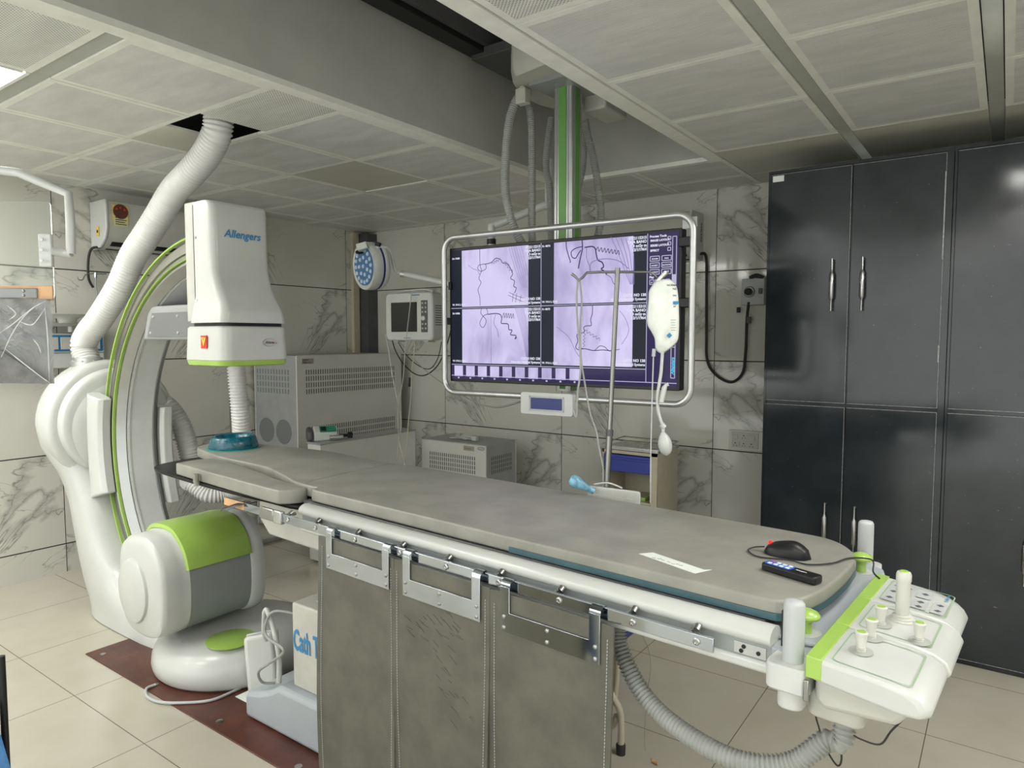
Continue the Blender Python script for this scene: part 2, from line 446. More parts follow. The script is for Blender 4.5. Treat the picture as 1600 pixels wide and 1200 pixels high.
# ceiling: lay-in metal tiles with raised rims, hung below a dark void, with the rail recess between two fields
RX0, RX1, RY1, RZ = -2.33, -1.39, 3.80, 3.09
ce = MB()
def tile(x0, x1, y0, y1, m=0, rim=True, dz=0.):
    g = .003; z = HC+dz; b = .028 if rim else .0
    x0 += g; x1 -= g; y0 += g; y1 -= g
    ce.add([(x0,y0,z),(x1,y0,z),(x1,y1,z),(x0,y1,z),(x0+b,y0+b,z),(x1-b,y0+b,z),(x1-b,y1-b,z),(x0+b,y1-b,z)],
           [(0,4,5,1),(1,5,6,2),(2,6,7,3),(3,7,4,0)], 3 if rim else m)
    ce.add([(x0+b,y0+b,z),(x1-b,y0+b,z),(x1-b,y1-b,z),(x0+b,y1-b,z)], [(0,3,2,1)], m)
    e = .012
    ce.add([(x0,y0,z),(x1,y0,z),(x1,y1,z),(x0,y1,z),(x0,y0,z+e),(x1,y0,z+e),(x1,y1,z+e),(x0,y1,z+e)],
           [(0,1,5,4),(1,2,6,5),(2,3,7,6),(3,0,4,7)], 3)
lights = []  # most panels lie out of view, added to brighten the room
lx = [-2.40, -3.00, -3.57, -4.15, -4.73, XL]
ly = [YF, -1.35, -.72, -.10, .50, 1.10, 1.16, 1.72, 2.05, 2.67, 3.265, 3.865, 4.47, YB]
for i in range(len(lx)-1):
    for j in range(len(ly)-1):
        x1, x0, y0, y1 = lx[i], lx[i+1], ly[j], ly[j+1]
        if (y0, y1) == (1.10, 1.16): ce.box((x0, y0+.001, HC+.005), (x1, y1-.001, HC+.013), 6); continue
        if i == 1 and j in (0, 2, 4) or i == 3 and j in (1, 4): lights.append((x0, x1, y0, y1)); continue
        if i == 3 and j == 3: lights.append((x0, x1, y0, y1)); continue  # unseen panel added for more light on the left
        if (y0, y1) == (1.72, 2.05):
            if i == 0: tile(-2.93, x1, y0, y1, 1, False); continue
            if i == 1:
                tile(-3.57, -3.22, y0, y1, 2, False)
                continue
        if i == 1 and j == 9: tile(x0, x1, y0, y1, 2, False, .004); continue
        if i == 0 and j == 4: tile(x0, x1, y0, y1, 1); continue
        tile(x0, x1, y0, y1, 0)
rx = [-1.31, -.70, -.645, -.105, -.05, .55, .605, 1.17, 1.77, XR]
ry = [YF, -1.8, -1.19, -.59, .02, .62, 1.22, 1.83, 2.436, 3.045, 3.666, 4.27, YB]
for i in range(len(rx)-1):
    for j in range(len(ry)-1):
        x0, x1, y0, y1 = rx[i], rx[i+1], ry[j], ry[j+1]
        if x1-x0 < .1: ce.box((x0+.001, y0, HC+.005), (x1-.001, y1, HC+.013), 6); continue
        if i in (4,) and j in (7, 4) or (i == 2 and j == 1) or (i == 7 and j in (5, 7, 8)) or (i == 5 and j in (5, 6, 7, 8, 9)): lights.append((x0, x1, y0, y1)); continue  # unseen panels among these are added to lighten the right side
        if i == 0 and j == 6: tile(x0, x1, y0, y1, 1); continue
        tile(x0, x1, y0, y1, 0 if y0 < 3.6 else 2, y0 < 3.6)
yy = [RY1+.03, 4.27, YB]
for a, b in ((-2.40, -1.87), (-1.87, -1.31)):
    for j in range(2): tile(a, b, yy[j], yy[j+1], 0, True)
# borders of the recess and its box
def strip(x0, x1, y0, y1): ce.box((x0, y0, HC-.004), (x1, y1, HC+.02), 3)
strip(-2.396, RX0, YF, RY1+.03); strip(RX1, -1.314, YF, RY1+.03); strip(RX0, RX1, RY1, RY1+.03)
ce.box((RX0-.02, YF, HC+.02), (RX0, RY1, RZ), 4); ce.box((RX1, YF, HC+.02), (RX1+.02, RY1, RZ), 4)
ce.box((RX0-.02, RY1, HC+.02), (RX1+.02, RY1+.02, RZ), 4); ce.box((RX0-.02, YF, RZ), (RX1+.02, RY1+.02, RZ+.02), 4)
ce.box((RX0, YF, RZ-.03), (RX0+.02, RY1, RZ-.012), 3)
# dark void above the tiles
ce.box((XL, YF, HC+.28), (RX0-.02, YB, HC+.30), 5); ce.box((RX1+.02, YF, HC+.28), (XR, YB, HC+.30), 5)
ce.box((RX0-.02, RY1+.02, HC+.28), (RX1+.02, YB, HC+.30), 5)
tag(ce.build('ceiling', [ceil_perf, ceil_coarse, ceil_plain, ceil_rim, recess_m, void_m, runner_m]), kind='structure')
LB = ['square ceiling light panel cut by the left edge of the photo', 'square ceiling light panel cut by the top right corner of the photo']
ORD = ['nearest', 'second', 'third', 'fourth', 'fifth', 'sixth', 'seventh', 'eighth', 'ninth', 'tenth', 'eleventh', 'twelfth', 'thirteenth']
for x0, x1, y0, y1 in lights:
    lab = LB[0] if (y0 == .50 and x1 == -3.0) else LB[1] if (x0 == -.05 and y0 == 2.436) else 'square ceiling light added out of view, %s of the recess, %s from the back wall' % (('left' if x0 < -2 else 'right'), ORD[[q for q in sorted(lights, key=lambda q: (-q[2], q[0])) if (q[0] < -2) == (x0 < -2)].index((x0, x1, y0, y1))])
    t = thing('ceiling_light', lab, 'light', ((x0+x1)/2, (y0+y1)/2, HC), 'flush ceiling light panels')
    m = MB(); f = .022; z = HC-.002
    for a, b, c_, d in ((x0, x1, y0, y0+f), (x0, x1, y1-f, y1), (x0, x0+f, y0+f, y1-f), (x1-f, x1, y0+f, y1-f)): m.box((a+.004, c_+.004, z), (b-.004, d-.004, z+.02))
    m.build('frame', ceil_rim, t)
    MB().box((x0+f, y0+f, HC+.004), (x1-f, y1-f, HC+.012)).build('diffuser', led_m, t)

# corner of the two tiled walls: pale edge trim and black duct
p = PX(548, 450, XL)
tag(MB().box((XL, 4.36, .0), (XL+.035, 4.43, 2.50)).build('trim_1', ivory), kind='structure')
tag(MB().box((XL, 4.44, 0), (XL+.14, YB, 2.50)).build('trim_2', dgrey), kind='structure')

# ---------------------------------------------------------------- C-arm X-ray machine
fp = thing('floor_plate', 'long oxide red steel plate screwed to the floor under the machine and the table base', 'floor plate', (-2.2, 1.84, 0))
MB().box((-3.58, 1.43, 0), (-1.22, 2.24, .006)).build('plate', plate_m, fp, .001)
for i, x in enumerate((-3.50, -3.0, -2.5, -2.0)):
    MB().lathe([(.014, .006), (.014, .008), (.006, .009)], (x, 1.475, 0), n=12).build('screw', steel, fp)

ca = thing('c_arm_xray_machine', 'large white and green c-arm x-ray machine on the red floor plate at the table head', 'x-ray machine', (-3.6, 1.85, .0))
YC = 1.85
# pedestal: lofted column sweeping down into the foot
def sect(z, x0, x1, yh, k=28, e=3.4, yc=YC):
    cx, hx = (x0+x1)/2, (x1-x0)/2; L = []
    for i in range(k):
        t = 2*PI*i/k; c, s_ = math.cos(t), math.sin(t)
        L.append(V((cx+hx*math.copysign(abs(c)**(2/e), c), yc+yh*math.copysign(abs(s_)**(2/e), s_), z)))
    return L
ped = MB()
prof = [(.006,-4.19,-3.16,.215),(.05,-4.19,-3.18,.215),(.10,-4.20,-3.30,.213),(.15,-4.21,-3.55,.212),(.20,-4.215,-3.68,.212),(.27,-4.225,-3.79,.213),
        (.36,-4.24,-3.87,.216),(.48,-4.26,-3.94,.220),(.62,-4.285,-3.99,.226),(.72,-4.305,-4.03,.240),(.80,-4.32,-4.06,.262),(.88,-4.33,-4.10,.30),(.94,-4.34,-4.13,.325)]
loops = [sect(*q) for q in prof]
R0 = .345; ZH = 1.065
for a in range(0, 90, 9):
    t = math.radians(a); z = ZH+R0*math.sin(t)
    if z < .96: continue
    h = R0*math.cos(t); d = .02*math.sin(t)
    loops.append(sect(z, -4.34+d, -4.15-d*1.5, max(.03, h)))
ped.loft(loops); ped.build('pedestal', white, ca, sharp=60)
hd = MB(); hd.lathe([(.30,-.22),(.335,-.19),(.347,-.12),(.347,-.03),(.338,-.010),(.318,-.002),(.302,.0),(.297,.034),(.286,.046),(.262,.052)], (-4.10, YC, ZH), (1,0,0), 48)
hd.build('pivot_head', white, ca, sharp=50)
ph = MB(); ph.lathe([(.262,-.02),(.262,-.008),(.25,.004),(.20,.016),(.12,.02)], (-4.05, YC, ZH-.03), (1,0,0), 48)
ph.build('pivot_disc', white, ca, sharp=50)
# collar and the big ceiling hose
cb = V((-4.25, 1.775, 1.370)); dirn = V((.06, 0, 1)).normalized()
m = MB(); m.cyl(cb, cb+dirn*.035, .083, 32); m.cyl(cb+dirn*.02, cb+dirn*.055, .074, 32)
for k in range(8):
    a = PI*2*k/8; m.ball(cb+V((.078*math.cos(a), .078*math.sin(a), .034)), .006, 0, 8)
m.build('hose_collar', alu, ca)
P = [cb+dirn*.02]
for x, y, yy_ in ((131,540,1.77),(139,520,1.775),(156,498,1.78),(186,450,1.80),(207,402,1.82),(229,368,1.83),(248,338,1.85),(271,300,1.86),(298,271,1.86),(320,245,1.87),(335,218,1.87),(341,195,1.87)): P.append(PY(x, y, yy_))
P.append(P[-1]+V((.01, .01, .2)))
MB().tube(P, .064, 24, smooth=10, corr=(.0175, .0042)).build('ceiling_hose', hosew, ca, sharp=80)

bandm = mat('pale_grey_enamel', (.62,.63,.62), .35, var=.02)
# the C ring
RC = V((-2.97, 0, .96)); RO, RI = 1.048, .905; Y0, Y1 = 1.745, 1.975
def arc(rp, a0, a1, step=1.5):
    """sweep a closed (r, y) outline along the ring from a0 to a1 degrees (90 = top, 180 = left)"""
    n = max(2, int((a1-a0)/step)); L = []
    for i in range(n+1):
        t = math.radians(a0+(a1-a0)*i/n)
        L.append([V((RC.x+r*math.cos(t), y, RC.z+r*math.sin(t))) for r, y in rp])
    return L
A0, A1 = 92, 228
def arcpart(name, rp, m, parent, a0=A0, a1=A1, sharp=30, label=None): return MB().loft(arc(rp, a0, a1)).build(name, m, parent, sharp=sharp, label=label)
ring = arcpart('c_ring', [(RI+.012,Y0+.05),(RI+.045,Y0+.022),(RO-.012,Y0+.022),(RO,Y0+.04),(RO,Y1-.03),(RO-.02,Y1-.01),(RI+.045,Y1-.01),(RI+.012,Y1-.035)], white, ca)
arcpart('inner_band', [(RI,Y0+.055),(RI,Y1-.04),(RI+.014,Y1-.038),(RI+.014,Y0+.052)], bandm, ring)
rst = mat('satin_ring_steel', (.34,.35,.34), .32, .9, var=.02); trk = mat('rail_track_steel', (.26,.26,.235), .3, .9, var=.03)
arcpart('steel_edge', [(RI-.002,Y0+.048),(RI+.030,Y0+.012),(RI+.042,Y0+.012),(RI+.014,Y0+.06)], rst, ring)
arcpart('steel_edge', [(RI-.002,Y1-.036),(RI+.03,Y1+.0),(RI+.045,Y1-.002),(RI+.014,Y1-.045)], rst, ring)
arcpart('green_rim', [(RO+.001,Y0+.0),(RO+.005,Y0+.003),(RO+.005,Y0+.016),(RO-.004,Y0+.016),(RO-.004,Y0+.002)], green, ring)
arcpart('green_rim', [(RI+.046,Y0+.001),(RI+.049,Y0-.001),(RI+.053,Y0+.004),(RI+.053,Y0+.026),(RI+.045,Y0+.026)], green, ring)
arcpart('rail_track', [(RI+.053,Y0+.016),(RI+.075,Y0+.016),(RI+.08,Y0+.008),(RI+.10,Y0+.008),(RI+.104,Y0+.018),(RO-.014,Y0+.018),(RO-.014,Y0+.024),(RI+.054,Y0+.024)], trk, ring)
arcpart('white_line', [(RI-.003,Y0+.064),(RI+.001,Y0+.064),(RI+.001,Y0+.072),(RI-.003,Y0+.072)], white, ring)
brkm = mat('bracket_grey', (.30,.31,.31), .4, var=.02); brkd = mat('bracket_dark_grey', (.15,.155,.155), .4, var=.02)
# grey cross cover inside the ring, behind the detector
br = MB()
br.prism([(-.655,.565),(-.60,.70),(-.56,.735),(.02,.735),(.02,.565)], (RC.x, Y0+.035, RC.z), EX, EZ, (0,.19,0))
bo = br.build('detector_bracket', brkm, ca, .01)
fpn = MB(); fpn.prism([(-.60,.58),(-.545,.70),(.0,.70),(.0,.58)], (RC.x, Y0+.030, RC.z), EX, EZ, (0,.006,0)); fpn.build('bracket_plate', brkd, bo)
for a, b in ((-.53,.68),(-.56,.60),(-.30,.60),(-.30,.68)): MB().ball((RC.x+a, Y0+.03, RC.z+b), .008, 0, 10).build('cap', lgrey, bo)

# carriage plates that hold the ring
cr = MB(); L = []
for i in range(13):
    t = -1+2*i/12; z = .955+t*.255
    xe = RC.x-math.sqrt(.966**2-(z-RC.z)**2)+.004*(1-t)
    zl = -.045*max(0, -t)**2+.03*max(0, t)**2
    L.append([V((-4.045, 1.744, z+zl)), V((-4.045, 1.70, z+zl)), V((-4.035, 1.672, z+zl)), V((xe-.10, 1.662, z+zl*.5)), V((xe-.02, 1.676, z)), V((xe, 1.70, z)), V((xe, 1.7435, z)), V((xe-.05, 1.7435, z))])
cr.loft(L); cr.build('carriage', white, ca, .008, 3, 35)
cr2 = MB(); L = []
for i in range(9):
    t = -1+2*i/8; z = .875+t*.27; rr_ = math.sqrt(max(0, RO**2-(z-RC.z)**2)); xe = RC.x-rr_+.155
    L.append([V((xe-.2, 1.98, z)), V((xe-.02, 1.98, z)), V((xe, 1.995, z)), V((xe, 2.04, z)), V((xe-.02, 2.055, z)), V((xe-.2, 2.055, z))])
cr2.loft(L); cr2.build('carriage_far_plate', white, ca, .004, 2, 35)

DM = Matrix.Translation(V((.035, .0, .0)))
# flat detector housing at the top of the ring
dt = MB(DM)
dy0, dy1 = 1.655, 1.945
def dsec(z, xf, xbk=-2.965, y0=dy0, y1=dy1, r=.03): return [V((x, y, z)) for x, y in rr(xbk, y0, xf, y1, r, 5)]
L = []
for z, xf in ((1.600,-2.705),(1.640,-2.705),(1.655,-2.708),(1.68,-2.722),(1.72,-2.748),(1.77,-2.775),(1.83,-2.793),(1.90,-2.80),(2.0,-2.80),(2.085,-2.80),(2.11,-2.806),(2.122,-2.82)):
    k = 0 if z > 1.70 else .02*(1.70-z)/.1
    L.append(dsec(z, xf, -2.965, dy0-k, dy1+k, .035 if z < 2.1 else .03))
dt.loft(L); dh = dt.build('detector_housing', white, ca, sharp=30)
sp_ = MB(DM); sp_.loft([[V((x, y, z)) for x, y in rr(-3.03, dy0+.005, -2.93, dy1-.005, .03, 4)] for z in (1.605, 2.06, 2.11, 2.128)]); sp_.build('back_shell', cream, dh, .006, 2, 35)
tx = MB(DM); tx.text('Allengers', (-2.7995, dy0+.062, 1.972), EY, EZ, .047, bold=.0012, shear=.25, lift=.002); tx.build('lettering', blue, dh)
MB(DM).box((-2.9335, dy0-.0015, 1.605), (-2.930, dy0+.002, 2.11)).build('shell_seam', dgrey, dh)
for z in (1.97, 1.70): MB(DM).ball((-2.915, dy0-.001, z), (.006, .003, .006), 0, 10).build('screw', lgrey, dh)
db = MB(DM); bx0, bx1, by0, by1 = -3.02, -2.70, 1.635, 1.975
L = [[V((x, y, z)) for x, y in rr(bx0+i_, by0+i_, bx1-i_, by1-i_, .05, 6)] for z, i_ in ((1.435, .004), (1.44, 0), (1.578, .006), (1.585, .012))]
db.loft(L); do = db.build('detector_panel', white, ca, sharp=35)
MB(DM).loft([[V((x, y, z)) for x, y in rr(bx0+i_, by0+i_, bx1-i_, by1-i_, .05, 6)] for z, i_ in ((1.412, .02), (1.417, .006), (1.437, .001))]).build('green_band', green, do, sharp=35)
MB(DM).loft([[V((x, y, z)) for x, y in rr(bx0+.03, by0+.03, bx1-.02, by1-.02, .03, 6)] for z in (1.585, 1.603)]).build('dark_gap', black, do)
lb = MB(DM); lb.box((-2.86, by0-.003, 1.49), (-2.815, by0+.001, 1.545), 0); lb.prism([(0,0),(.034,0),(.017,-.038)], (-2.8545, by0-.0045, 1.537), EX, EZ, (0,.001,0), 1)
lb.text('T', (-2.842, by0-.005, 1.522), EX, EZ, .014, 2, bold=.001, lift=0); lb.build('warning_label', [red, yellow, ink], do)
ov = MB(DM); ov.lathe([(.036, 0), (.036, .002)], (bx1-.001, 1.865, 1.515), (1,0,0), 28, sc=(1,.5))
oo = ov.build('name_badge', alu, do); MB(DM).lathe([(.033, 0), (.033, .0028)], (bx1-.001, 1.865, 1.515), (1,0,0), 28, sc=(1,.46)).build('badge_face', cream, oo)
t_ = MB(DM); t_.text('Altima', (bx1+.002, 1.838, 1.510), EY, EZ, .017, bold=.0004, shear=.2); t_.text('max', (bx1+.002, 1.877, 1.510), EY, EZ, .013, 1, shear=.2); t_.build('badge_lettering', [ink, red], oo)
# tube housing at the bottom
def tsec(y, dx=0., dz=0., s=1.):
    P_ = [(-3.30,.30),(-3.32,.45),(-3.30,.59),(-3.23,.652),(-3.11,.668),(-3.03,.652),(-2.95,.585),(-2.915,.50),(-2.908,.38),(-2.925,.28),(-2.985,.215),(-3.12,.198),(-3.25,.222)]
    c = (-3.11, .44); Q = [((x-c[0])*s+c[0]+dx, (z-c[1])*s+c[1]+dz) for x, z in P_]
    return [V((x, y, z)) for x, z in smooth2(Q, 4)]
th = MB(); th.loft([tsec(1.475, s=.86, dz=-.02), tsec(1.482, s=.93, dz=-.015), tsec(1.50, s=.965, dz=-.01), tsec(1.56, s=.97, dz=-.01), tsec(1.585, s=.975, dz=-.006), tsec(1.60, s=.99)])
to = th.build('tube_end_cover', white, ca, sharp=45)
tc = MB(); cc = (-3.165, 1.478, .395)
tc.lathe([(.150,-.02),(.150,0),(.143,.014),(.128,.02)], cc, (0,-1,0), 40, sc=(.86,1)); tc.build('round_cap', white, to, sharp=40)
tb = MB(); tb.loft([tsec(1.60, s=.985), tsec(1.95, s=.985)]); tbo = tb.build('tube_body', mgrey, ca, sharp=45)
# green lid: shell following the top of the profile
def gsec(y, s):
    P_ = [(-3.29,.60),(-3.22,.658),(-3.11,.672),(-3.025,.655),(-2.945,.585),(-2.912,.505)]
    Q = [V((x, 0, z)) for x, z in P_]; Q = spline(Q, 6); c = V((-3.11, 0, .44))
    outer = [V((c.x+(q.x-c.x)*s, y, c.z+(q.z-c.z)*s)) for q in Q]; inner = [V((c.x+(q.x-c.x)*.96, y, c.z+(q.z-c.z)*.96)) for q in Q][::-1]
    return outer+inner
gl = MB(); gl.loft([gsec(1.588, 1.0), gsec(1.592, 1.035), gsec(1.61, 1.05), gsec(1.88, 1.05), gsec(1.905, 1.035), gsec(1.91, 1.0)]); gl.build('green_lid', green, ca, sharp=40)
MB().lathe([(.011, 0), (.011, .003), (.004, .003), (.004, .006)], (-2.925, 1.765, .36), (1, 0, -.15), 16).build('lock_button', white, tbo)
tf = MB(); tf.loft([tsec(1.90, s=.97), tsec(1.91, s=1.02), tsec(1.95, s=1.04), tsec(1.975, s=1.02), tsec(1.985, s=.93)]); tf.build('tube_end_cover', white, ca, sharp=45)
# foot dome
fd = MB()
L = []
for r, z in ((.362,.006),(.375,.02),(.382,.05),(.378,.085),(.362,.12),(.335,.145),(.30,.162),(.26,.170),(.20,.174),(.08,.176)):
    L.append([V((-2.965+r*math.cos(2*PI*k/56), 1.865+r*math.sin(2*PI*k/56), z)) for k in range(56)])
fd.loft(L); fo = fd.build('foot_cover', white, ca, sharp=60)
gp = PZ(361, 998, .176); MB().lathe([(.108, 0), (.108, .003), (.104, .0045)], (gp.x, gp.y, .173), (0, 0, 1), 40).build('green_disc', green, fo)
MB().lathe([(.018, 0), (.018, .004)], (-2.985, 1.573, .158), (-.05, -.45, 1), 16).build('plug', cream, fo)

# second hose: detector bottom, down behind the table, under it, up to the carriage
P = [PY(368, 560, 2.20)+V((0,0,.1)), PY(370, 585, 2.20), PY(376, 650, 2.22), PY(381, 700, 2.26), V((-3.44, 2.30, .72)), PY(362, 768, 2.25), PY(325, 772, 2.15), PY(298, 752, 2.1)]
P2 = [PY(300, 730, 2.2), PY(294, 700, 2.2), PY(283, 665, 2.18), PY(262, 636, 2.14), PY(240, 625, 2.1)]
MB().tube(P, .046, 20, smooth=10, corr=(.017, .0045)).build('detector_hose', hosew, ca, sharp=80)
MB().tube([PY(298, 752, 2.1)]+P2, .056, 20, smooth=10, corr=(.017, .0045)).build('carriage_hose', hosew, ca, sharp=80)

# ---------------------------------------------------------------- patient table
def TB(): return MB(TM)
tb_ = thing('patient_table', 'long white and grey floating patient table with green knobs in front of the c-arm', 'table', TM @ V((.9, .3, 0)))
m = TB()     # plinth with swept end
pl = [(-.50,.006),(-.50,.09),(-.485,.115),(-.40,.135),(-.33,.165),(-.28,.195),(.75,.195),(.80,.17),(.80,.006)]
MB().prism([(a-1.95, b) for a, b in pl], (0, 1.555, 0), EX, EZ, (0,.62,0)).build('plinth', slate, tb_, .02, 3)
MB().box((-1.72, 1.552, .04), (-1.715, 1.556, .17)).build('plinth_seam', ink, tb_)
bx = MB(); bx.box((-2.19, 1.60, .195), (-1.22, 2.10, .525)); bo = bx.build('base_box', cream, tb_, .008, 3)
MB().text('Cath Table', (-2.183, 1.5985, .345), EX, EZ, .115, bold=.0025, lift=.001, xs=.46).build('lettering', blue, bo)
MB().box((-2.12, 1.66, .525), (-1.9, 2.04, .528)).build('top_recess', white, bo)
m = TB(); m.box((.25, .12, .50), (.75, .42, .75)); m.build('column', cream, tb_, .01)
m = TB(); m.prism([(-.52,.90),(-.52,.79),(-.45,.732),(1.0,.732),(1.0,.90)], (0,.10,0), EX, EZ, (0,.36,0)); m.build('top_carriage', cream, tb_, .008)
m = TB(); m.box((-.05, -.0, .925), (1.60, .55, .955)); m.build('table_top', dgrey, tb_, .004)
hd_out = smooth2([(0,.0),(-.25,-.04),(-.6,-.055),(-1.0,-.05),(-1.19,-.03),(-1.27,.03),(-1.31,.15),(-1.33,.32),(-1.29,.46),(-1.15,.53),(-.8,.57),(-.3,.57),(0,.55),(.03,.3)], 5)
m = TB(); m.loft([[V((x, y, z)) for x, y in hd_out] for z in (.925, .937)], sm=False); m.build('head_board', carbon, tb_, .002)
# side rails
def railprof(y0, sgn):
    L = []
    for i in range(20):
        a = 2*PI*i/20; L.append((y0+sgn*.0+.031*math.cos(a), .938+.021*math.sin(a)))
    return L
for yc, sg in ((-.030, 1), (.58, -1)):
    m = TB(); rp = railprof(yc, sg)
    m.loft([[V((x, y if k else yc+(y-yc)*.6, z if k else .938+(z-.938)*.6)) for y, z in rp] for x, k in ((.0, 0), (.012, 1), (1.63, 1))]); ro = m.build('side_rail', white, tb_, sharp=50)
    m = TB(); m.box((.02, yc-.012*sg-.008, .885), (1.63, yc-.012*sg+.008, .925)); m.build('rail_channel', mgrey, ro)
    m = TB(); m.box((.02, yc-.03, .868), (1.63, yc+.02, .890)); m.build('rail_lip', white, ro, .006)
m = TB(); m.box((1.555, -.052, .893), (1.62, -.0475, .917))
fl = m.build('hole_plate', alu, tb_)
for x, z in ((1.57, .899), (1.575, .909), (1.605, .903)): TB().lathe([(.0045,0),(.0045,.001)], (x, -.0525, z), (0,-1,0), 10).build('hole', black, fl)
sr = TB(); sr.box((-.44, -.088, .893), (1.526, -.080, .923)); sro = sr.build('accessory_rail', chrome, tb_, .0015)
TB().box((-.19, -.092, .886), (-.10, -.078, .928)).build('rail_clip', steel, sro, .003)
TB().box((-.095, -.095, .884), (-.045, -.076, .930)).build('rail_clamp', alu, sro, .004)
k = 0
for x in (-.03, .13, .34, .55, .74, .93, 1.12, 1.32, 1.47):
    m = TB(); m.cyl(V((x, -.080, .918)), V((x, -.045, .918)), .006, 12); m.cyl(V((x+.012, -.075, .924)), V((x+.012, -.063, .930)), .0085, 14); m.build('rail_spacer', steel, sro)
    TB().lathe([(.008,0),(.008,.0025),(.005,.004),(.003,.002)], (x+.02, -.088, .908), (0,-1,0), 14).build('rail_bolt', steel, sro)
TB().box((-.445, -.0885, .894), (-.30, -.0875, .922)).build('orange_film', orange, sro)
# end frame with posts, knobs
m = TB(); eo = [(1.628,-.05),(1.665,-.058),(1.70,-.05),(1.712,-.01),(1.712,.56),(1.70,.60),(1.66,.62),(1.628,.61)]
m.loft([[V((x, y, z)) for x, y in eo] for z in (.842, .925)], sm=False); m.loft([[V((x*1+0, y, z)) for x, y in rr(1.56, -.01, 1.712, .565, .03)] for z in (.925, .934)], sm=False)
m.build('end_frame', slate, tb_, .014, 3)
for yp, far in ((-.078, 0), (.632, 1)):
    sg = 1 if not far else -1; PXs = 1.680 if not far else 1.648
    m = TB(); m.loft([[V((x, y, z)) for x, y in rr(PXs-.042, yp-.038, PXs+.038, yp+.036, .018, 5)] for z in (.872, .876, .918, .922)], sm=False)
    m.loft([[V((x, y, z)) for x, y in rr(PXs-.024, yp-.028, PXs+.024, yp+.028, .02, 5)] for z in (.835, .872)]); cl = m.build('post_clamp', white, tb_, .004)
    m = TB(); m.lathe([(.0195,.915),(.0195,1.026),(.019,1.033),(.016,1.038),(.008,1.040)], (PXs, yp, 0), n=28); m.build('grip_post', lgrey, tb_, sharp=60)
    if not far: TB().box((PXs-.026, yp+.008, .94), (PXs-.021, yp+.02, 1.01)).build('post_strip', black, tb_)
    kx = 1.650 if not far else 1.646; ky = .04 if not far else .515
    m = TB(); m.lathe([(.012,.934),(.012,.958),(.014,.962),(.026,.966),(.0275,.970),(.024,.976),(.014,.981),(.004,.983)], (kx+.018, ky, 0), n=28); m.build('green_knob', green, tb_, sharp=60)
    m = TB(); m.lathe([(.03,.9345),(.03,.9352),(.027,.9352),(.027,.9346)], (kx+.018, ky, 0), n=32); m.build('knob_ring_mark', white, tb_)
# ---------------------------------------------------------------- mattress, arm pad
main = [(.004,.004),(.2,.002),(.6,.002),(1.0,.002),(1.4,.002),(1.58,.0),(1.628,.008),(1.658,.05),(1.677,.14),(1.683,.28),(1.677,.39),(1.648,.47),(1.59,.528),(1.5,.545),(1.2,.55),(.9,.553),(.6,.555),(.3,.555),(.0,.545),(-.15,.53),(-.35,.52),
        (-.56,.54),(-.75,.53),(-.95,.48),(-1.12,.46),(-1.25,.43),(-1.31,.36),(-1.30,.26),(-1.23,.19),(-1.1,.165),(-.9,.135),(-.7,.138),(-.5,.13),(-.3,.08),(-.15,.04),(-.06,.035),(-.015,.035)]
mo = smooth2(main, 4)
def quad_slab(m, outline, z0, z1, r, mi=0):
    m.loft(slab(outline, z0, z1, r), mi)
m = TB(); quad_slab(m, mo, .957, 1.0, .007)
mt = m.build('table_mattress', vinyl, None, sharp=75)
tag(mt, 'long thin grey vinyl mattress lying on the patient table, narrowing at the head end', 'mattress')
mt['label'] = 'long thin grey vinyl mattress lying on the patient table, narrowing at the head end'
def mchild(b, name, mat_, **k):
    o = b.build(name, mat_, mt, **k); o.matrix_parent_inverse = Matrix.Translation(-mt.location); return o
m = TB(); tl = [(.91, -.0008), (1.3, -.0008), (1.58, -.003), (1.630, .005), (1.660, .049), (1.6795, .14), (1.6855, .28), (1.679, .39)]
L = [[V((x, y, .958)), V((x, y, .973)), V((x+.0, y+.006, .973)), V((x, y+.006, .958))] for x, y in [(q.x, q.y) for q in spline([V((a, b, 0)) for a, b in tl], 6)]]
m.loft(L); mchild(m, 'teal_underside_edge', tealbase, label='teal vinyl lower edge of the mattress')
sm_ = TB(); sm_.tube([V((-.12, .06, 1.0002)), V((-.155, .30, 1.0004)), V((-.14, .51, 1.0002))], .0016, 6, smooth=6); mchild(sm_, 'seam', vinyl)
ap = [(-.95,-.032),(-.90,-.041),(-.5,-.052),(-.17,-.058),(-.11,-.048),(-.075,-.005),(-.078,.035),(-.12,.047),(-.3,.055),(-.5,.088),(-.75,.113),(-.92,.118),(-.962,.09),(-.966,.02)]
m = TB(); quad_slab(m, smooth2(ap, 4), .938, .990, .007)
tag(m.build('arm_pad', vinyl, None, sharp=75), 'narrow grey vinyl arm pad lying on the near side of the head board', 'arm pad')
# straps of the arm pad
tag(TB().tube([V((-.72, -.062, .975)), V((-.72, -.064, .945)), V((-.715, -.060, .925))], .012, 8).build('pad_strap', vinyl), 'short grey strap hanging over the near edge of the arm pad', 'strap')
m = TB(); pts = [V((-.30, -.070, .925)), V((-.33, -.10, .912)), V((-.36, -.12, .898)), V((-.37, -.13, .890))]
L = [[p+V((-.022, 0, 0)), p+V((.022, 0, .004)), p+V((.022, -.002, .001)), p+V((-.022, -.002, -.003))] for p in spline(pts, 5)]; m.loft(L)
tag(m.build('hook_strap', black), 'black strap end hanging under the arm pad over the steel rail', 'strap')

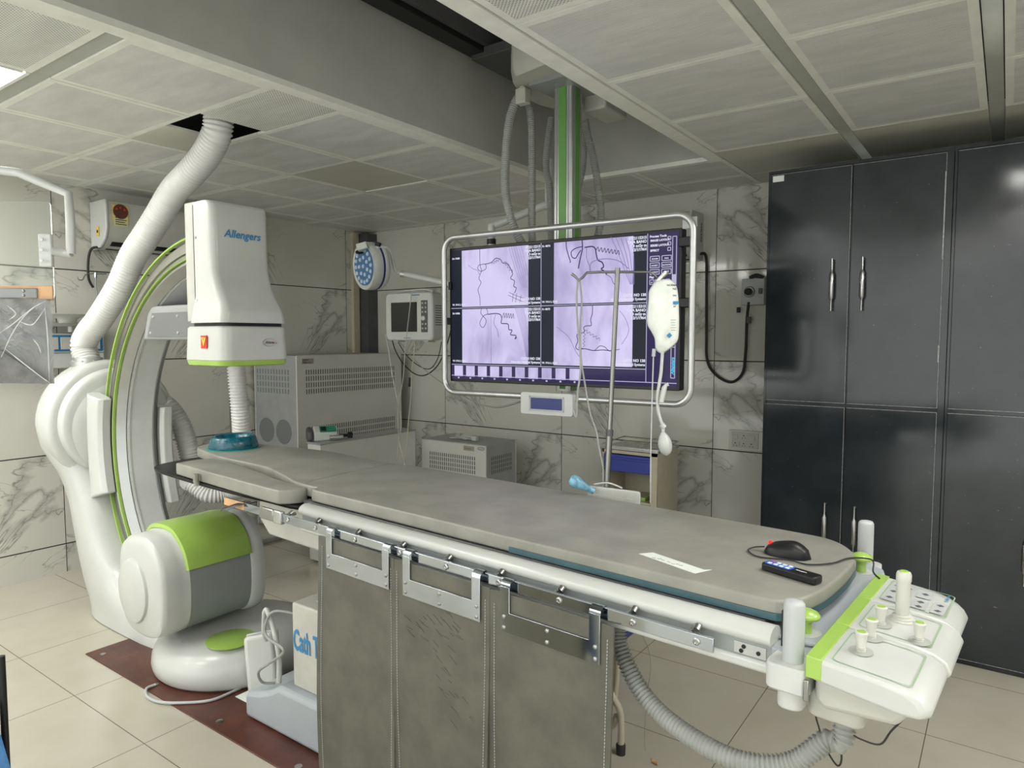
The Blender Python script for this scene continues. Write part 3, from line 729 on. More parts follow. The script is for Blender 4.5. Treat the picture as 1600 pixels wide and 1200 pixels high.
# ---------------------------------------------------------------- lead curtains on the accessory rail
def curtain(sx0, sx1, ztop, zbot, label, hooks, seed):
    rnd = random.Random(seed)
    t = thing('lead_curtain', label, 'lead curtain', TM @ V(((sx0+sx1)/2, -.1, .86)), 'lead curtains hung on the steel rail of the table')
    m = TB(); nx, nz = 22, 26; fr, bk = [], []
    for j in range(nz+1):
        f = j/nz; z = ztop+(zbot-ztop)*f
        row = []
        for i in range(nx+1):
            g = i/nx; x = sx0+(sx1-sx0)*g + .004*math.sin(6*f+seed)*(f)
            wv = .010*math.sin(3.1*g+seed*1.3+2.2*f)*f + .006*math.sin(9*g+3*f+seed)*f*f
            e = .0045*max(0, 1-min(g, 1-g)*18)
            row.append(V((x-(.018*f*f*(1-g) if seed == 1 else 0), -.100-wv-e-.012*f, z-(.05*f*g if seed == 1 else 0))))
        fr.append(row)
    vs = [p for r in fr for p in r]+[p+V((0, .006, 0)) for r in fr for p in r]; n = nx+1; N = len(fr)*n; fs = []
    for j in range(nz):
        for i in range(nx):
            a = j*n+i; fs.append((a, a+1, a+n+1, a+n)); fs.append((N+a+1, N+a, N+a+n, N+a+n+1))
    for i in range(nx): fs.append((i+1, i, N+i, N+i+1)); a = nz*n+i; fs.append((a, a+1, N+a+1, N+a))
    for j in range(nz): a = j*n; fs.append((a, a+n, N+a+n, N+a)); a = j*n+nx; fs.append((a+n, a, N+a, N+a+n))
    m.add(vs, fs, 0, True); fo = m.build('flap', lead, t, sharp=50)
    for col in (1, nx-1):
        s_ = TB(); k = 0
        for j in range(1, nz):
            for q in range(4):
                p = fr[j][col].lerp(fr[j+1][col], q/4); d = (fr[j+1][col]-fr[j][col]).normalized()
                s_.tube([p+V((0,-.0012,0)), p+d*.005+V((0,-.0012,0))], .0011, 4)
        s_.build('stitching', lgrey, fo)
    h0, h1 = hooks
    if seed == 2:
        sk = TB()
        for i in range(46):
            cx_, cz_ = rnd.choice(((.30, .30), (.45, .32), (.62, .50), (.55, .22), (.68, .56))); gx = cx_+rnd.uniform(-.16, .16); gz = cz_*.75+rnd.uniform(-.05, .05)
            i0 = min(nx-1, max(1, int(gx*nx))); j0 = min(nz-2, max(3, int(gz*nz))); p = fr[j0][i0]+V((rnd.uniform(-.01,.01), -.0005, rnd.uniform(-.01,.01))); ln_ = rnd.uniform(.012, .035)
            sk.tube([p, p+V((ln_, 0, -ln_*rnd.uniform(.1, .9)))], .0006, 4)
        sk.build('scuff_marks', dgrey, fo)
    # chrome strap plate: a bar with two arms that hook over the rail
    b = TB(); zt = ztop-.045; zb = zt-.052; w_ = .030
    b.prism([(h0, ztop+.02), (h0+w_, ztop+.02), (h0+w_, zt), (h1-w_, zt), (h1-w_, ztop+.02), (h1, ztop+.02), (h1, zb), (h0, zb)], (0, -.1035, 0), EX, EZ, (0,-.003,0))
    bo = b.build('hook_plate', chrome, t, .001)
    for hx in (h0, h1-w_):
        c = TB(); P_ = [V((hx+w_/2, -.105, ztop+.018)), V((hx+w_/2, -.102, ztop+.029)), V((hx+w_/2, -.090, ztop+.034)), V((hx+w_/2, -.077, ztop+.029)), V((hx+w_/2, -.074, ztop+.012))]
        P_ = spline(P_, 4); L = []
        for p in P_: L.append([p+V((-w_/2, 0, 0)), p+V((w_/2, 0, 0)), p+V((w_/2, .002, .002)), p+V((-w_/2, .002, .002))])
        c.loft(L); c.build('hook', chrome, bo)
    for x in (h0+.012, (h0+h1)/2, h1-.012):
        for dz in (-.012, -.040): TB().lathe([(.0055,0),(.005,.002),(.002,.0035)], (x, -.1065, zt+dz), (0,-1,0), 10).build('rivet', steel, bo)
sx = lambda x, y: TWp(x, y, -.105)
c1a, c1b, c2b, c3b = sx(497, 820), sx(611, 848), sx(762, 893), sx(959, 945)
curtain(c1a.x, c1b.x+.01, .893, .10, 'leftmost of the three grey lead curtains, nearest the c-arm, beside the table base box', (sx(509, 0+825).x, sx(607, 850).x), 1)
curtain(c1b.x+.004, c2b.x+.006, .892, .04, 'middle one of the three grey lead curtains, with dark scuff marks', (sx(629, 865).x, sx(750, 893).x), 2)
curtain(c2b.x+.003, c3b.x, .890, .04, 'rightmost of the three grey lead curtains, next to the grey corrugated hose', (sx(782, 905).x, sx(938, 950).x), 3)

# ---------------------------------------------------------------- console clipped to the foot end of the table
co = thing('control_console', 'white control console with joystick and lime stripe clipped to the foot end of the table', 'control console', TM @ V((1.8, .17, .88)))
sides = [(1.722,.914),(1.722,.955),(1.85,.945),(1.885,.939),(1.905,.928),(1.915,.910),(1.908,.898),(1.88,.896)]
def csec(y, w0, dy=0): return [V((x+(0 if x < 1.8 else w0), y, z)) for x, z in sides]
B = [-.118, .075, .26, .452]
for i in range(3):
    m = TB(); a, b = B[i]+.001, B[i+1]-.001; ex = (0, .004, -.004)[i]
    e0 = .012 if i == 0 else .0; e1 = .05 if i == 2 else 0
    L = [csec(a, ex-.012 if i == 0 else ex), csec(a+.015, ex), csec(b-max(.015, e1), ex), csec(b-max(.008, e1*.35), ex-e1*.3), csec(b, ex-e1*.75 if e1 else ex)]
    m.loft(L, sm=False); mo_ = m.build('console_module', white, co, .006, 3)
    # inlay outline
    ci = TB(); z = lambda x: .9558-(x-1.722)*.078
    o1 = rr(1.752, a+.018, 1.882, b-.018, .012, 4); o2 = rr(1.7545, a+.0205, 1.8795, b-.0205, .010, 4)
    n = len(o1); ci.add([V((x, y, z(x)+.0002)) for x, y in o1]+[V((x, y, z(x)+.0002)) for x, y in o2], [(k, (k+1) % n, n+(k+1) % n, n+k) for k in range(n)])
    ci.build('inlay_line', mat('inlay_line_green', (.28, .42, .25), .5, var=0) if 'inlay_line_green' not in MATS else MATS['inlay_line_green'], mo_)
    if i == 2:
        zb = TB(); zi = TB()
        for (x0, x1, y0, y1, bt) in ((1.757,1.805,.285,.42,3),(1.812,1.842,.285,.345,2),(1.812,1.842,.36,.42,1),(1.85,1.876,.285,.36,2)):
            zb.add([V((x, y, z(x)+.0008)) for x, y in rr(x0, y0, x1, y1, .005, 3)], [tuple(range(16))])
            cols = 2 if x1-x0 > .04 else 1
            for q in range(bt):
                for c_ in range(cols):
                    cx = x0+(x1-x0)*(c_+.5)/cols; cy = y0+(y1-y0)*(q+.5)/bt
                    zi.add([V((cx+.008*math.cos(t_), cy+.008*math.sin(t_), z(cx)+.0014)) for t_ in [2*PI*k/4 for k in range(4)]], [(0,1,2,3)])
        zo = zb.build('button_field', lgrey, mo_); zi.build('button_symbols', vent, mo_)
        TB().text('Allengers', (1.872, .385, z(1.872)+.001), (0,1,0), (-1,0,0), .010, bold=.0003).build('console_lettering', blue, mo_)
for i in range(3):
    m = TB(); a, b = B[i]+.001, B[i+1]-.001
    m.prism([(1.714,.916),(1.714,.957),(1.742,.9555),(1.742,.916)], (0, a-.001, 0), EX, EZ, (0, b-a+.002, 0)); m.build('lime_strip', green, co, .002)
TB().box((1.712,-.123,.872), (1.722,-.117,.912)).build('clip_plate', steel, co, .002)
# underside boxes
m = TB(); m.prism([(1.725,.915),(1.725,.870),(1.74,.855),(1.86,.865),(1.885,.898)], (0,-.10,0), EX, EZ, (0,.5,0)); m.build('console_underside', cream, co, .012, 3)
m = TB(); m.loft([[V((x, y, z_)) for x, y in rr(1.70, -.06, 1.80, .25, .02)] for z_ in (.815, .825, .87)], sm=False); m.build('cable_box', cream, co, .006, 3)
zt = lambda x: .9555-(x-1.722)*.078
def small_knob(px, py, i):
    p = TZ(px, py, .95); x, y = p.x, p.y; z = zt(x)
    d = TB(); d.lathe([(.021, z), (.021, z+.0012)], (x, y, 0), n=28, sc=(1, 1.1)); do_ = d.build('knob_disc', MATS.get('disc_grey') or mat('disc_grey', (.40,.42,.38), .4, var=0), co)
    k = TB(); k.lathe([(.009,z),(.009,z+.003),(.0075,z+.0035),(.009,z+.006),(.0075,z+.007),(.0085,z+.009),(.0075,z+.011),(.0105,z+.030),(.012,z+.036),(.0105,z+.038)], (x, y, 0), n=24)
    ko = k.build('toggle_knob', MATS['white_enamel'] if 0 else cream2, co, sharp=50)
    if i != 4: TB().lathe([(.008, z+.038), (.008, z+.0387)], (x, y, 0), n=20).build('knob_cap', green, ko)
cream2 = mat('off_white_knob', (.58, .58, .53), .35, var=0)
for i, (px, py) in enumerate(((1376,976),(1361,997),(1345,1018),(1436,998))): small_knob(px, py, i)
p = TZ(1409, 967, .95); x, y = p.x, p.y; z = zt(x)
j = TB(); j.lathe([(.026,z-.001),(.026,z+.002),(.022,z+.003),(.022,z+.006),(.018,z+.007),(.018,z+.011),(.0125,z+.012),(.0130,z+.020),(.0135,z+.080),(.0145,z+.083),(.0145,z+.095),(.0125,z+.100),(.008,z+.101)], (x, y, 0), n=32)
for q in range(len(j.v)):
    h = (TI @ j.v[q]).z-z; j.v[q] = j.v[q]+TM.to_3x3() @ V((.0, .06*max(0, h)*1.0, 0))
jo = j.build('joystick', cream2, co, sharp=45)
c_ = TB(); c_.lathe([(.009, z+.101), (.008, z+.1025)], (x, y+.06*.101, 0), n=24); c_.build('joystick_cap', green, jo)

# grey corrugated hose to the console, black cable loops
A = TM @ V((sx(960, 950).x-.02, .06, .80))
P = [A+V((-.02, .02, .12)), PY(966, 985, 1.50), PY(985, 1050, 1.47), PY(1025, 1108, 1.44), PY(1090, 1158, 1.40), PY(1160, 1190, 1.38), PY(1235, 1192, 1.40), PY(1290, 1158, 1.42), TM @ V((1.752, -.0, .755)), TM @ V((1.752, .02, .82))]
tag(MB().tube(P, .0190, 18, smooth=12, corr=(.0095, .0026)).build('corrugated_hose', hoseg, sharp=80), 'grey corrugated hose looping low between the lead curtains and the control console', 'hose')
g = [PD(1297,1088,1.75), PD(1293,1105,1.75), PD(1275,1113,1.75), PD(1280,1138,1.75), PD(1291,1170,1.75), PD(1308,1196,1.75), PD(1315,1185,1.75), PD(1311,1150,1.75), PD(1322,1143,1.75), PD(1345,1155,1.75), PD(1375,1163,1.75), PD(1392,1143,1.75), PD(1415,1117,1.75), PD(1404,1100,1.75), PD(1392,1082,1.78)]
tag(MB().tube(g, .0024, 6, smooth=6).build('console_cable', rubber), 'thin black cable hanging in loops below the control console', 'cable')

# ---------------------------------------------------------------- things on the mattress
# mouse
mp = TZ(1230, 868, 1.0); mm = Matrix.Translation(V((mp.x, mp.y, 1.0))) @ Matrix.Rotation(math.radians(2), 4, 'Z')
MM = TM @ mm
mouse = thing('computer_mouse', 'black computer mouse lying on the foot end of the grey mattress', 'computer mouse', MM.translation)
L = []
for f in range(13):
    t = -1+2*f/12; x = t*.056; hw = .0305*math.sqrt(max(.0, 1-abs(t)**3.2))*(1-.06*t)+.0005; hh = (.036-.010*abs(t-.25))*math.sqrt(max(0, 1-abs(t)**3))+.002
    L.append([V((x, hw*math.copysign(abs(math.cos(a))**.8, math.cos(a)), .001 if math.sin(a) < 0 else .001+hh*abs(math.sin(a))**.8)) for a in [2*PI*k/20 for k in range(20)]])
MB(MM).loft(L).build('mouse_shell', black, mouse, sharp=60)
MB(MM).box((-.046, -.003, .020), (-.036, .003, .0305)).build('scroll_wheel', emit('red_glow', (.8, .02, .01), 1.0), mouse, .003)
cable = [MM @ V((-.055, 0, .012)), MM @ V((-.078, -.006, .008)), MM @ V((-.086, -.03, .004)), MM @ V((-.05, -.062, .003))]
for (x, y) in ((1232,875),(1262,882),(1300,880),(1328,872)): cable.append(PZ(x, y, 1.004))
cable += [TM @ V((1.70, .46, .985)), TM @ V((1.708, .44, .962)), TM @ V((1.728, .41, .958)), TM @ V((1.75, .38, .90))]
cable = cable[:-1]
MB().tube(cable, .0020, 6, smooth=8).build('mouse_cable', rubber, mouse)
# remote
a = TZ(1206, 880, 1.018); b = TZ(1268, 898, 1.018); c = (a+b)/2; ang = math.atan2(b.y-a.y, b.x-a.x)
RM = TM @ Matrix.Translation(V((c.x, c.y, 1.0))) @ Matrix.Rotation(ang, 4, 'Z')
rem = thing('remote_control', 'black remote control with a blue keypad lying on the mattress in front of the mouse', 'remote control', RM.translation)
m = MB(RM); m.loft([[V((x, y, z)) for x, y in rr(-.066, -.018, .066, .018, .008, 4)] for z in (.001, .019)], sm=False)
m.build('remote_body', black, rem, .004, 3)
kp = MB(RM); kp.loft([[V((x, y, z)) for x, y in rr(-.060, -.014, .004, .014, .005, 3)] for z in (.019, .0198)], sm=False); kpo = kp.build('keypad', emit('keypad_blue', (.0, .0, .0), 0), rem)
kpo.data.materials[0] = mat('keypad_blue_vinyl', (.02, .12, .55), .4, var=0)
for i in range(4):
    for k in (-1, 1):
        MB(RM).box((-.053+i*.0145, k*.007-.0035, .0198), (-.044+i*.0145, k*.007+.0035, .0212)).build('key', MATS.get('pink_key') if False else (mat('pink_key', (.5,.1,.3), .4, var=0) if (i == 0 and k == 1) else paper), kpo)
MB(RM).text('Allengers', (.012, -.004, .0195), (1,0,0), (0,1,0), .007, bold=.0003).build('remote_lettering', paper, rem)
# tape label
m = MB(); q = [PZ(x, y, 1.0012) for x, y in ((998,865),(1020,863),(1100,890),(1112,890),(1090,895),(1086,896))]
n = len(q); m.add(q+[p-V((0,0,.0008)) for p in q], [tuple(range(n)), tuple(range(n, 2*n))[::-1]]+[(i, n+i, n+(i+1) % n, (i+1) % n) for i in range(n)])
tp = thing('tape_label', 'strip of white tape with handwriting stuck on the mattress near the remote control', 'label', PZ(1055, 880, 1.0))
m.build('tape', paper, tp)
hw = MB(); rnd = random.Random(3)
for i in range(7):
    s0 = PZ(1018+i*7+rnd.random()*4, 870+i*2.2+rnd.random()*2, 1.0018)
    hw.tube([s0, s0+V((.004, .003*rnd.uniform(-1,1), 0)), s0+V((.009, .004*rnd.uniform(-1,1), 0))], .0004, 4)
hw.build('handwriting', ink, tp)
# teal head ring
c = PZ(359, 703, 1.0)+V((-.045, .05, 0)); m = MB()
m.lathe([(.075,.012),(.105,.006),(.112,.0),(.115,.012),(.104,.052),(.095,.062),(.084,.058),(.075,.03)], (c.x, c.y, 1.0), n=64, caps=False)
hr = m.build('head_ring', teal, None, sharp=80); tag(hr, 'shiny teal gel head ring lying on the head end of the mattress', 'head ring')
m = MB(); m.lathe([(.108,.0005),(.124,.0005),(.124,.0025),(.108,.0025)], (c.x, c.y, 1.0), n=48, caps=False)
o = m.build('base_film', mat('green_film', (.02,.30,.24), .3, var=0), hr); o.matrix_parent_inverse = Matrix.Translation(-hr.location)

# ---------------------------------------------------------------- floor things beside the foot
fs = thing('foot_switch_unit', 'white foot switch unit with tubular handle leaning between the round foot and the table base', 'foot switch', (-2.55, 1.70, .0))
c0 = V((-2.52, 1.69, .14)); u = V((.30,-.12,-.95)).normalized(); v = V((.75,.66,.1)).normalized(); w_ = u.cross(v).normalized(); v = w_.cross(u)
m = MB(); m.obox(c0, u, v, w_, (.27, .125, .07)); m.build('switch_body', white, fs, .018, 4)
m = MB(); m.obox(c0-w_*.038, u, v, w_, (.28, .135, .012)); m.build('back_plate', lgrey, fs, .005)
for i in range(2):
    MB().obox(c0-u*.09+w_*.0355*0+v*.063+w_*(-.01+.012*i), u, v, w_, (.012, .002, .005)).build('socket', black, fs)
h = [c0-u*.20+v*-.02+w_*.03, c0-u*.225+v*-.035+w_*.01]
P = [PY(413, 958, 1.60), PY(417, 953, 1.60), PY(425, 975, 1.60), PY(433, 1008, 1.59), PY(436, 1030, 1.59), PY(436, 1066, 1.59)]
MB().tube(P, .010, 10, smooth=5).build('handle', white, fs)
P = [PY(413, 957, 1.62), PY(412, 985, 1.63), PY(416, 1000, 1.66)]
MB().tube(P, .009, 10, smooth=5).build('handle_return', white, fs)
P = [V((-2.19, 1.66, .45)), PY(430, 955, 1.60), PY(415, 975, 1.58), PY(417, 995, 1.57), PY(440, 1012, 1.56), PY(441, 1022, 1.56), PY(420, 1037, 1.56), PY(404, 1050, 1.56), PY(410, 1066, 1.58), PY(430, 1067, 1.62)]
MB().tube(P, .0055, 8, smooth=8).build('grey_cable', hoseg, fs)
P = [PZ(243,1070,.012), PZ(229,1076,.012), PZ(230,1088,.012), PZ(250,1097,.012), PZ(290,1098,.012), PZ(330,1094,.012), PZ(365,1080,.012), PZ(392,1066,.014), PZ(405, 1058, .03)]
tag(MB().tube(P, .006, 8, smooth=8).build('floor_cable', lgrey), 'grey cable curling over the red floor plate in front of the round foot', 'cable')
tag(MB().box((-2.62, 1.62, .0065), (-2.50, 1.70, .0075)).build('paper_scrap', paper), 'white paper scrap on the red floor plate under the foot switch', 'paper')

# step stool behind the curtain
st = thing('stool', 'cream tubular steel stool leg with black foot showing beside the rightmost lead curtain', 'stool', (-1.30, 2.20, 0))
lx_, ly_ = -1.103, 2.224
MB().tube([V((lx_-.10, ly_, .42)), V((lx_-.06, ly_, .25)), V((lx_-.008, ly_, .17)), V((lx_, ly_, .10)), V((lx_, ly_, .03))], .012, 12, smooth=6).build('leg', ivory, st)
MB().lathe([(.017,0),(.018,.035),(.015,.04)], (lx_, ly_, 0), n=18).build('foot_cap', rubber, st)
for dx, dy in ((-.42, 0), (-.42, .28), (-.17, .28)):
    MB().tube([V((-1.30, ly_+.14, .42))*.5+V((lx_+dx, ly_+dy, .42))*.5, V((lx_+dx*.95, ly_+dy, .22)), V((lx_+dx, ly_+dy, .03))], .012, 12, smooth=6).build('leg', ivory, st)
MB().tube([V((lx_-.02, ly_, .14)), V((lx_-.06, ly_+.02, .07)), V((lx_-.20, ly_+.02, .06)), V((lx_-.36, ly_+.02, .07)), V((lx_-.40, ly_, .14))], .010, 12, smooth=6).build('brace', ivory, st)
m = MB(); m.loft([[V((x, y, z)) for x, y in rr(-1.53, 2.20, -1.10, 2.52, .04)] for z in (.42, .46)], sm=False); m.build('seat', navy, st, .01)
tag(MB().box((-1.125, 2.24, .465), (-1.10, 2.40, .56)).build('blue_pouch', navy, bevel=.008), 'dark blue pouch on the stool behind the corrugated hose', 'pouch')
# black bag heap behind the tube housing
m = MB(); rnd = random.Random(5); L = []
cx, cy = -4.60, 2.62
for j, (r, z) in enumerate(((.22,.0),(.27,.04),(.27,.09),(.22,.14),(.16,.18),(.08,.20),(.02,.205))):
    L.append([V((cx+r*1.1*(1+.10*math.sin(3*t+j)+.05*math.sin(7*t-j))*math.cos(t), cy+r*.75*(1+.10*math.sin(4*t-j))*math.sin(t), z+.022*math.sin(5*t+j))) for t in [2*PI*k/48 for k in range(48)]])
for l in L[:1]:
    for p in l: p.z = 0
m.loft(L); tag(m.build('black_bag', mat('black_bag_plastic', (.015,.015,.016), .35, var=0, bump=.8, bs=18), None, sharp=80), 'slumped black plastic bag on the floor behind the green topped housing', 'bag')
tag(MB().tube([PZ(405, 848, .03), PZ(440, 838, .03), PZ(480, 825, .03)], .022, 12, smooth=4).build('floor_pipe', alu), 'grey pipe lying on the floor beside the black bag', 'pipe')

# ---------------------------------------------------------------- ceiling carriage, column, monitor
sc = thing('monitor_suspension', 'grey ceiling carriage with square green striped column carrying the large screen', 'monitor suspension', (-1.81, 2.97, RZ))
for x in (-2.22, -1.50):
    for dz, w2, mm_ in ((0, .075, dgrey), (-.045, .05, black)):
        MB().box((x-w2, YF+.1, RZ-.11+dz*.6), (x+w2, 3.72, RZ-.002+dz)).build('rail', mm_, sc, .003)
cz0, cz1 = 2.76, 2.95
def carr(z, ins):
    P_ = [(-1.90,2.70),(-1.50,2.70),(-1.50,3.33),(-1.86,3.33),(-2.0,3.31),(-2.08,3.18),(-2.085,3.0),(-2.035,2.83),(-1.97,2.745)]
    c = (-1.8, 3.0); return [V((c[0]+(x-c[0])*ins, c[1]+(y-c[1])*ins, z)) for x, y in smooth2(P_, 4)]
m = MB(); m.loft([carr(2.77, .93), carr(2.785, .97), carr(2.83, 1.0), carr(2.90, 1.0), carr(2.96, .98)]); cb_ = m.build('carriage_cover', cream, sc, sharp=40)
MB().box((-2.25, 2.78, 2.93), (-1.46, 3.28, 2.98)).build('trolley_plate', dgrey, sc, .004)
m = MB(); m.prism([(-1.935,2.83),(-1.6,2.81),(-1.6,3.24),(-1.80,3.24),(-1.88,3.19),(-1.93,3.08)], (0,0,2.752), EX, EY, (0,0,.025)); m.build('column_plate', mgrey, sc, .004)
m = MB(); m.box((-1.80, 3.12, 2.68), (-1.67, 3.36, 2.83)); m.build('junction_box', cream, sc, .012, 3)
# column with green stripes
ca_ = math.radians(2.4); CMx = Matrix.Translation(V((-1.805, 2.985, 0))) @ Matrix.Rotation(ca_, 4, 'Z')
m = MB(CMx); m.prism(rr(-.052, -.052, .052, .052, .010, 3), (0,0,2.02), EX, EY, (0,0,.735)); cl_ = m.build('column', alu, sc, sharp=30)
for sx_, face in ((0,'f'),(0,'r')):
    g_ = MB(CMx)
    if face == 'f': g_.box((-.020, -.0555, 2.021), (.020, -.05, 2.752)); g_.box((.030, -.054, 2.021), (.034, -.05, 2.752), 1); g_.box((-.034, -.054, 2.021), (-.030, -.05, 2.752), 1)
    else: g_.box((.05, -.020, 2.021), (.0555, .020, 2.752)); g_.box((.05, .030, 2.021), (.054, .034, 2.752), 1); g_.box((.05, -.034, 2.021), (.054, -.030, 2.752), 1)
    g_.build('green_stripe', [greenc, mgrey], cl_)
m = MB(CMx); m.prism(rr(-.042, -.042, .042, .042, .008, 3), (0,0,1.27), EX, EY, (0,0,.76)); cl2 = m.build('inner_column', alu, sc, sharp=30)
g_ = MB(CMx); g_.box((-.016, -.045, 1.28), (.016, -.04, 2.02)); g_.box((.04, -.016, 1.28), (.045, .016, 2.02)); g_.build('green_stripe', greenc, cl2)
# hoses hanging around the column
def hang(name, pts, r=.018): MB().tube(pts, r, 14, smooth=10, corr=(.0105, .0032)).build(name, hoseg, sc, sharp=80)
m = MB(); q_ = PD(817, 151, 3.40); m.obox(q_, EX, EY, EZ, (.06, .05, .075)); m.obox(q_+V((0,0,.05)), EX, EY, EZ, (.03, .03, .12)); m.build('hose_bracket', cream, sc, .005)
hang('cable_hose', [PD(820,150,3.45), PD(808,155,3.42), PD(797,185,3.42), PD(791,235,3.42), PD(789,290,3.42), PD(795,330,3.42), PD(806,362,3.45), PD(822,392,3.5)], .0195)
hang('cable_hose', [PD(822,155,3.5), PD(828,172,3.5), PD(831,210,3.5), PD(831,290,3.5), PD(831,350,3.5), PD(832,395,3.5)], .0175)
hang('cable_hose', [PD(862,185,3.65), PD(857,215,3.65), PD(853,260,3.65), PD(858,290,3.65), PD(861,350,3.65), PD(862,395,3.65)], .0165)
hang('cable_hose', [PD(914,188,3.6), PD(918,210,3.6), PD(928,250,3.6), PD(934,290,3.6), PD(939,330,3.6), PD(936,360,3.6), PD(928,385,3.6)], .0175)
hang('cable_hose', [PD(908,190,3.7), PD(913,230,3.7), PD(911,265,3.7), PD(905,292,3.7), PD(896,330,3.7)], .012)
# monitor frame-local: origin mo, tangent tm
MO = V((-2.334, 2.701, 0)); MTn = V((.99912739, .0417668, 0)); MNn = V((MTn.y, -MTn.x, 0))      # normal towards the viewer
MF = Matrix(((MTn.x, -MNn.x, 0, MO.x), (MTn.y, -MNn.y, 0, MO.y), (0, 0, 1, 0), (0, 0, 0, 1)))     # local x along, y away, z up
MFi = MF.inverted()
def MP(x, y, off=0.):       # photo pixel to the screen plane
    o = MFi @ CO; d = MFi.to_3x3() @ ray(x, y); q = o+d*((off-o.y)/d.y); return q
mon = thing('large_monitor', 'large flat screen showing four violet angiogram images inside a tubular frame', 'monitor', MF @ V((.61, 0, 1.2)))
m = MB(MF); m.prism(rr(0, 1.312, 1.224, 1.990, .006, 3), (0, 0, 0), EX, EZ, (0, .055, 0)); m.build('monitor_casing', black, mon, .003)
m = MB(MF); m.box((.35, .05, 1.45), (.90, .10, 1.85)); m.build('rear_housing', dgrey, mon, .01)
m = MB(MF); m.box((.49, .09, 1.55), (.60, .24, 1.72)); m.build('mount_bracket', dgrey, mon, .004)
x0s, x1s, z0s, z1s = .012, 1.212, 1.326, 1.977
scn = MB(MF); scn.box((x0s, -.0015, z0s), (x1s, .001, z1s)); so = scn.build('screen', scr_dark, mon)
def rect(m, x0, x1, z0, z1, y, mi=0): m.add([(x0,y,z0),(x1,y,z0),(x1,y,z1),(x0,y,z1)], [(0,1,2,3)], mi)
zm = MP(845, 478).z; zb = MP(845, 570).z
u = dict(a0=MP(722,400).x, a1=MP(826,400).x, b0=MP(866,400).x, b1=MP(990,400).x, d=MP(846,400).x, p=MP(1012,400).x)
im = MB(MF)
for k0, k1 in (('a0','a1'),('b0','b1')):
    rect(im, u[k0], u[k1], zm+.006, z1s-.004, -.0022); rect(im, u[k0], u[k1], zb, zm-.006, -.0022)
im.build('angiogram_images', angio, so)
pn = MB(MF); rect(pn, u['p'], x1s, z0s, z1s, -.0020); rect(pn, x0s, u['p'], z0s, zb-.012, -.0020); pn.build('side_panel', scr_panel, so)
th_ = MB(MF)
for i in range(10):
    a = x0s+.018+i*.0745; rect(th_, a, a+.054, MP(760, 589).z, zb-.014, -.0026)
th_.build('thumbnail_images', angio, so)
ln = MB(MF); W = .0016
def hl(x0, x1, z): rect(ln, x0, x1, z-W, z+W, -.0030)
def vl(x, z0, z1): rect(ln, x-W, x+W, z0, z1, -.0030)
hl(x0s, u['p'], zm); vl(u['d'], zb-.008, z1s); vl(u['p'], z0s+.02, z1s); hl(x0s, u['p'], zb-.008); hl(x0s, x1s, z0s+.018)
for i in range(10): a = x0s+.018+i*.0745; rect(ln, a+.022, a+.032, MP(760, 589).z-.012, MP(760, 589).z-.004, -.003)
px_ = u['p']+.010
bx0, bx1 = 1.185, 1.202
vl(bx0, z0s+.04, z1s-.02); vl(bx1, z0s+.04, z1s-.02); hl(bx0, bx1, z1s-.02); hl(bx0, bx1, z0s+.04); hl(bx0, bx1, z0s+.17)
rect(ln, bx0, bx1, 1.70, 1.80, -.0028)
def btn(x0, x1, z0, z1): hl(x0, x1, z0); hl(x0, x1, z1); vl(x0, z0, z1); vl(x1, z0, z1)
for r in range(3):
    for c_ in range(2): btn(px_+.003+c_*.052, px_+.044+c_*.052, 1.860-r*.028, 1.880-r*.028)
for c_ in range(4): btn(px_+.002+c_*.0235, px_+.020+c_*.0235, 1.762, 1.781)
for r in range(3): btn(px_+.080, px_+.093, 1.900+r*.0225, 1.913+r*.0225)
ln.build('screen_lines', scr_line, so)
tx = MB(MF)
def T_(s_, x, z, h=.014, al='LEFT', mi=0, b=.0006):
    tx = MB(MF); tx.text(s_, (x, -.0034, z), EX, EZ, h, mi, bold=b, lift=0, align=al); tx.build('screen_text', scr_text, so)
T_('Process Tools', px_, 1.959, .013); T_('IMAGE LAYOUT', px_+.003, 1.942, .012); T_('SERIES LAYOUT', px_+.003, 1.921, .012); T_('EFFECT', px_+.003, 1.900, .012)
for r, (a, b) in enumerate((('ZOOM','PAN'),('INVERT','ROTATE'),('ANNOT','RESET'))):
    T_(a, px_+.0235, 1.866-r*.028, .009, 'CENTER', b=.0003); T_(b, px_+.0755, 1.866-r*.028, .009, 'CENTER', b=.0003)
T_('Play', px_, 1.788, .013)
for c_, s_ in enumerate(('I<','>','II','>I')): T_(s_, px_+.011+c_*.0235, 1.767, .009, 'CENTER', b=.0003)
for (xr, zt_, top) in ((u['d']-.004, z1s-.02, 1), (u['p']-.004, z1s-.02, 1), (u['d']-.004, zm-.02, 0), (u['p']-.004, zm-.02, 0)):
    for k, s_ in enumerate(('0722115315', 'TAJA BANO', '7.3 mGy m', '22/1/1964')): T_(s_, xr, zt_-k*.0165, .0165, 'RIGHT', b=.0008)
    zb_ = zm+.010 if top else zb+.004
    T_('CATH NO 138', xr, zb_+.019, .0165, 'RIGHT', b=.0008); T_('Allengers Medical Systems', xr, zb_+.002, .0155, 'RIGHT', b=.0006)
for x, z, s_ in ((x0s+.008, z1s-.045, 'Dr: 74/88'), (u['d']+.006, z1s-.02, 'Fr: 48/76'), (x0s+.008, zm-.03, 'Dr: 04/86'), (u['d']+.006, zm-.02, 'Fr: 48/75'),
                (x0s+.008, zm+.014, 'W: 1916 L: 2248'), (u['d']+.006, zm+.014, 'W: 1916 L: 2248'), (x0s+.008, zb+.006, 'W: 1916 L: 2248'), (u['d']+.006, zb+.006, 'W: 1916 L: 2248')): T_(s_, x, z, .012)
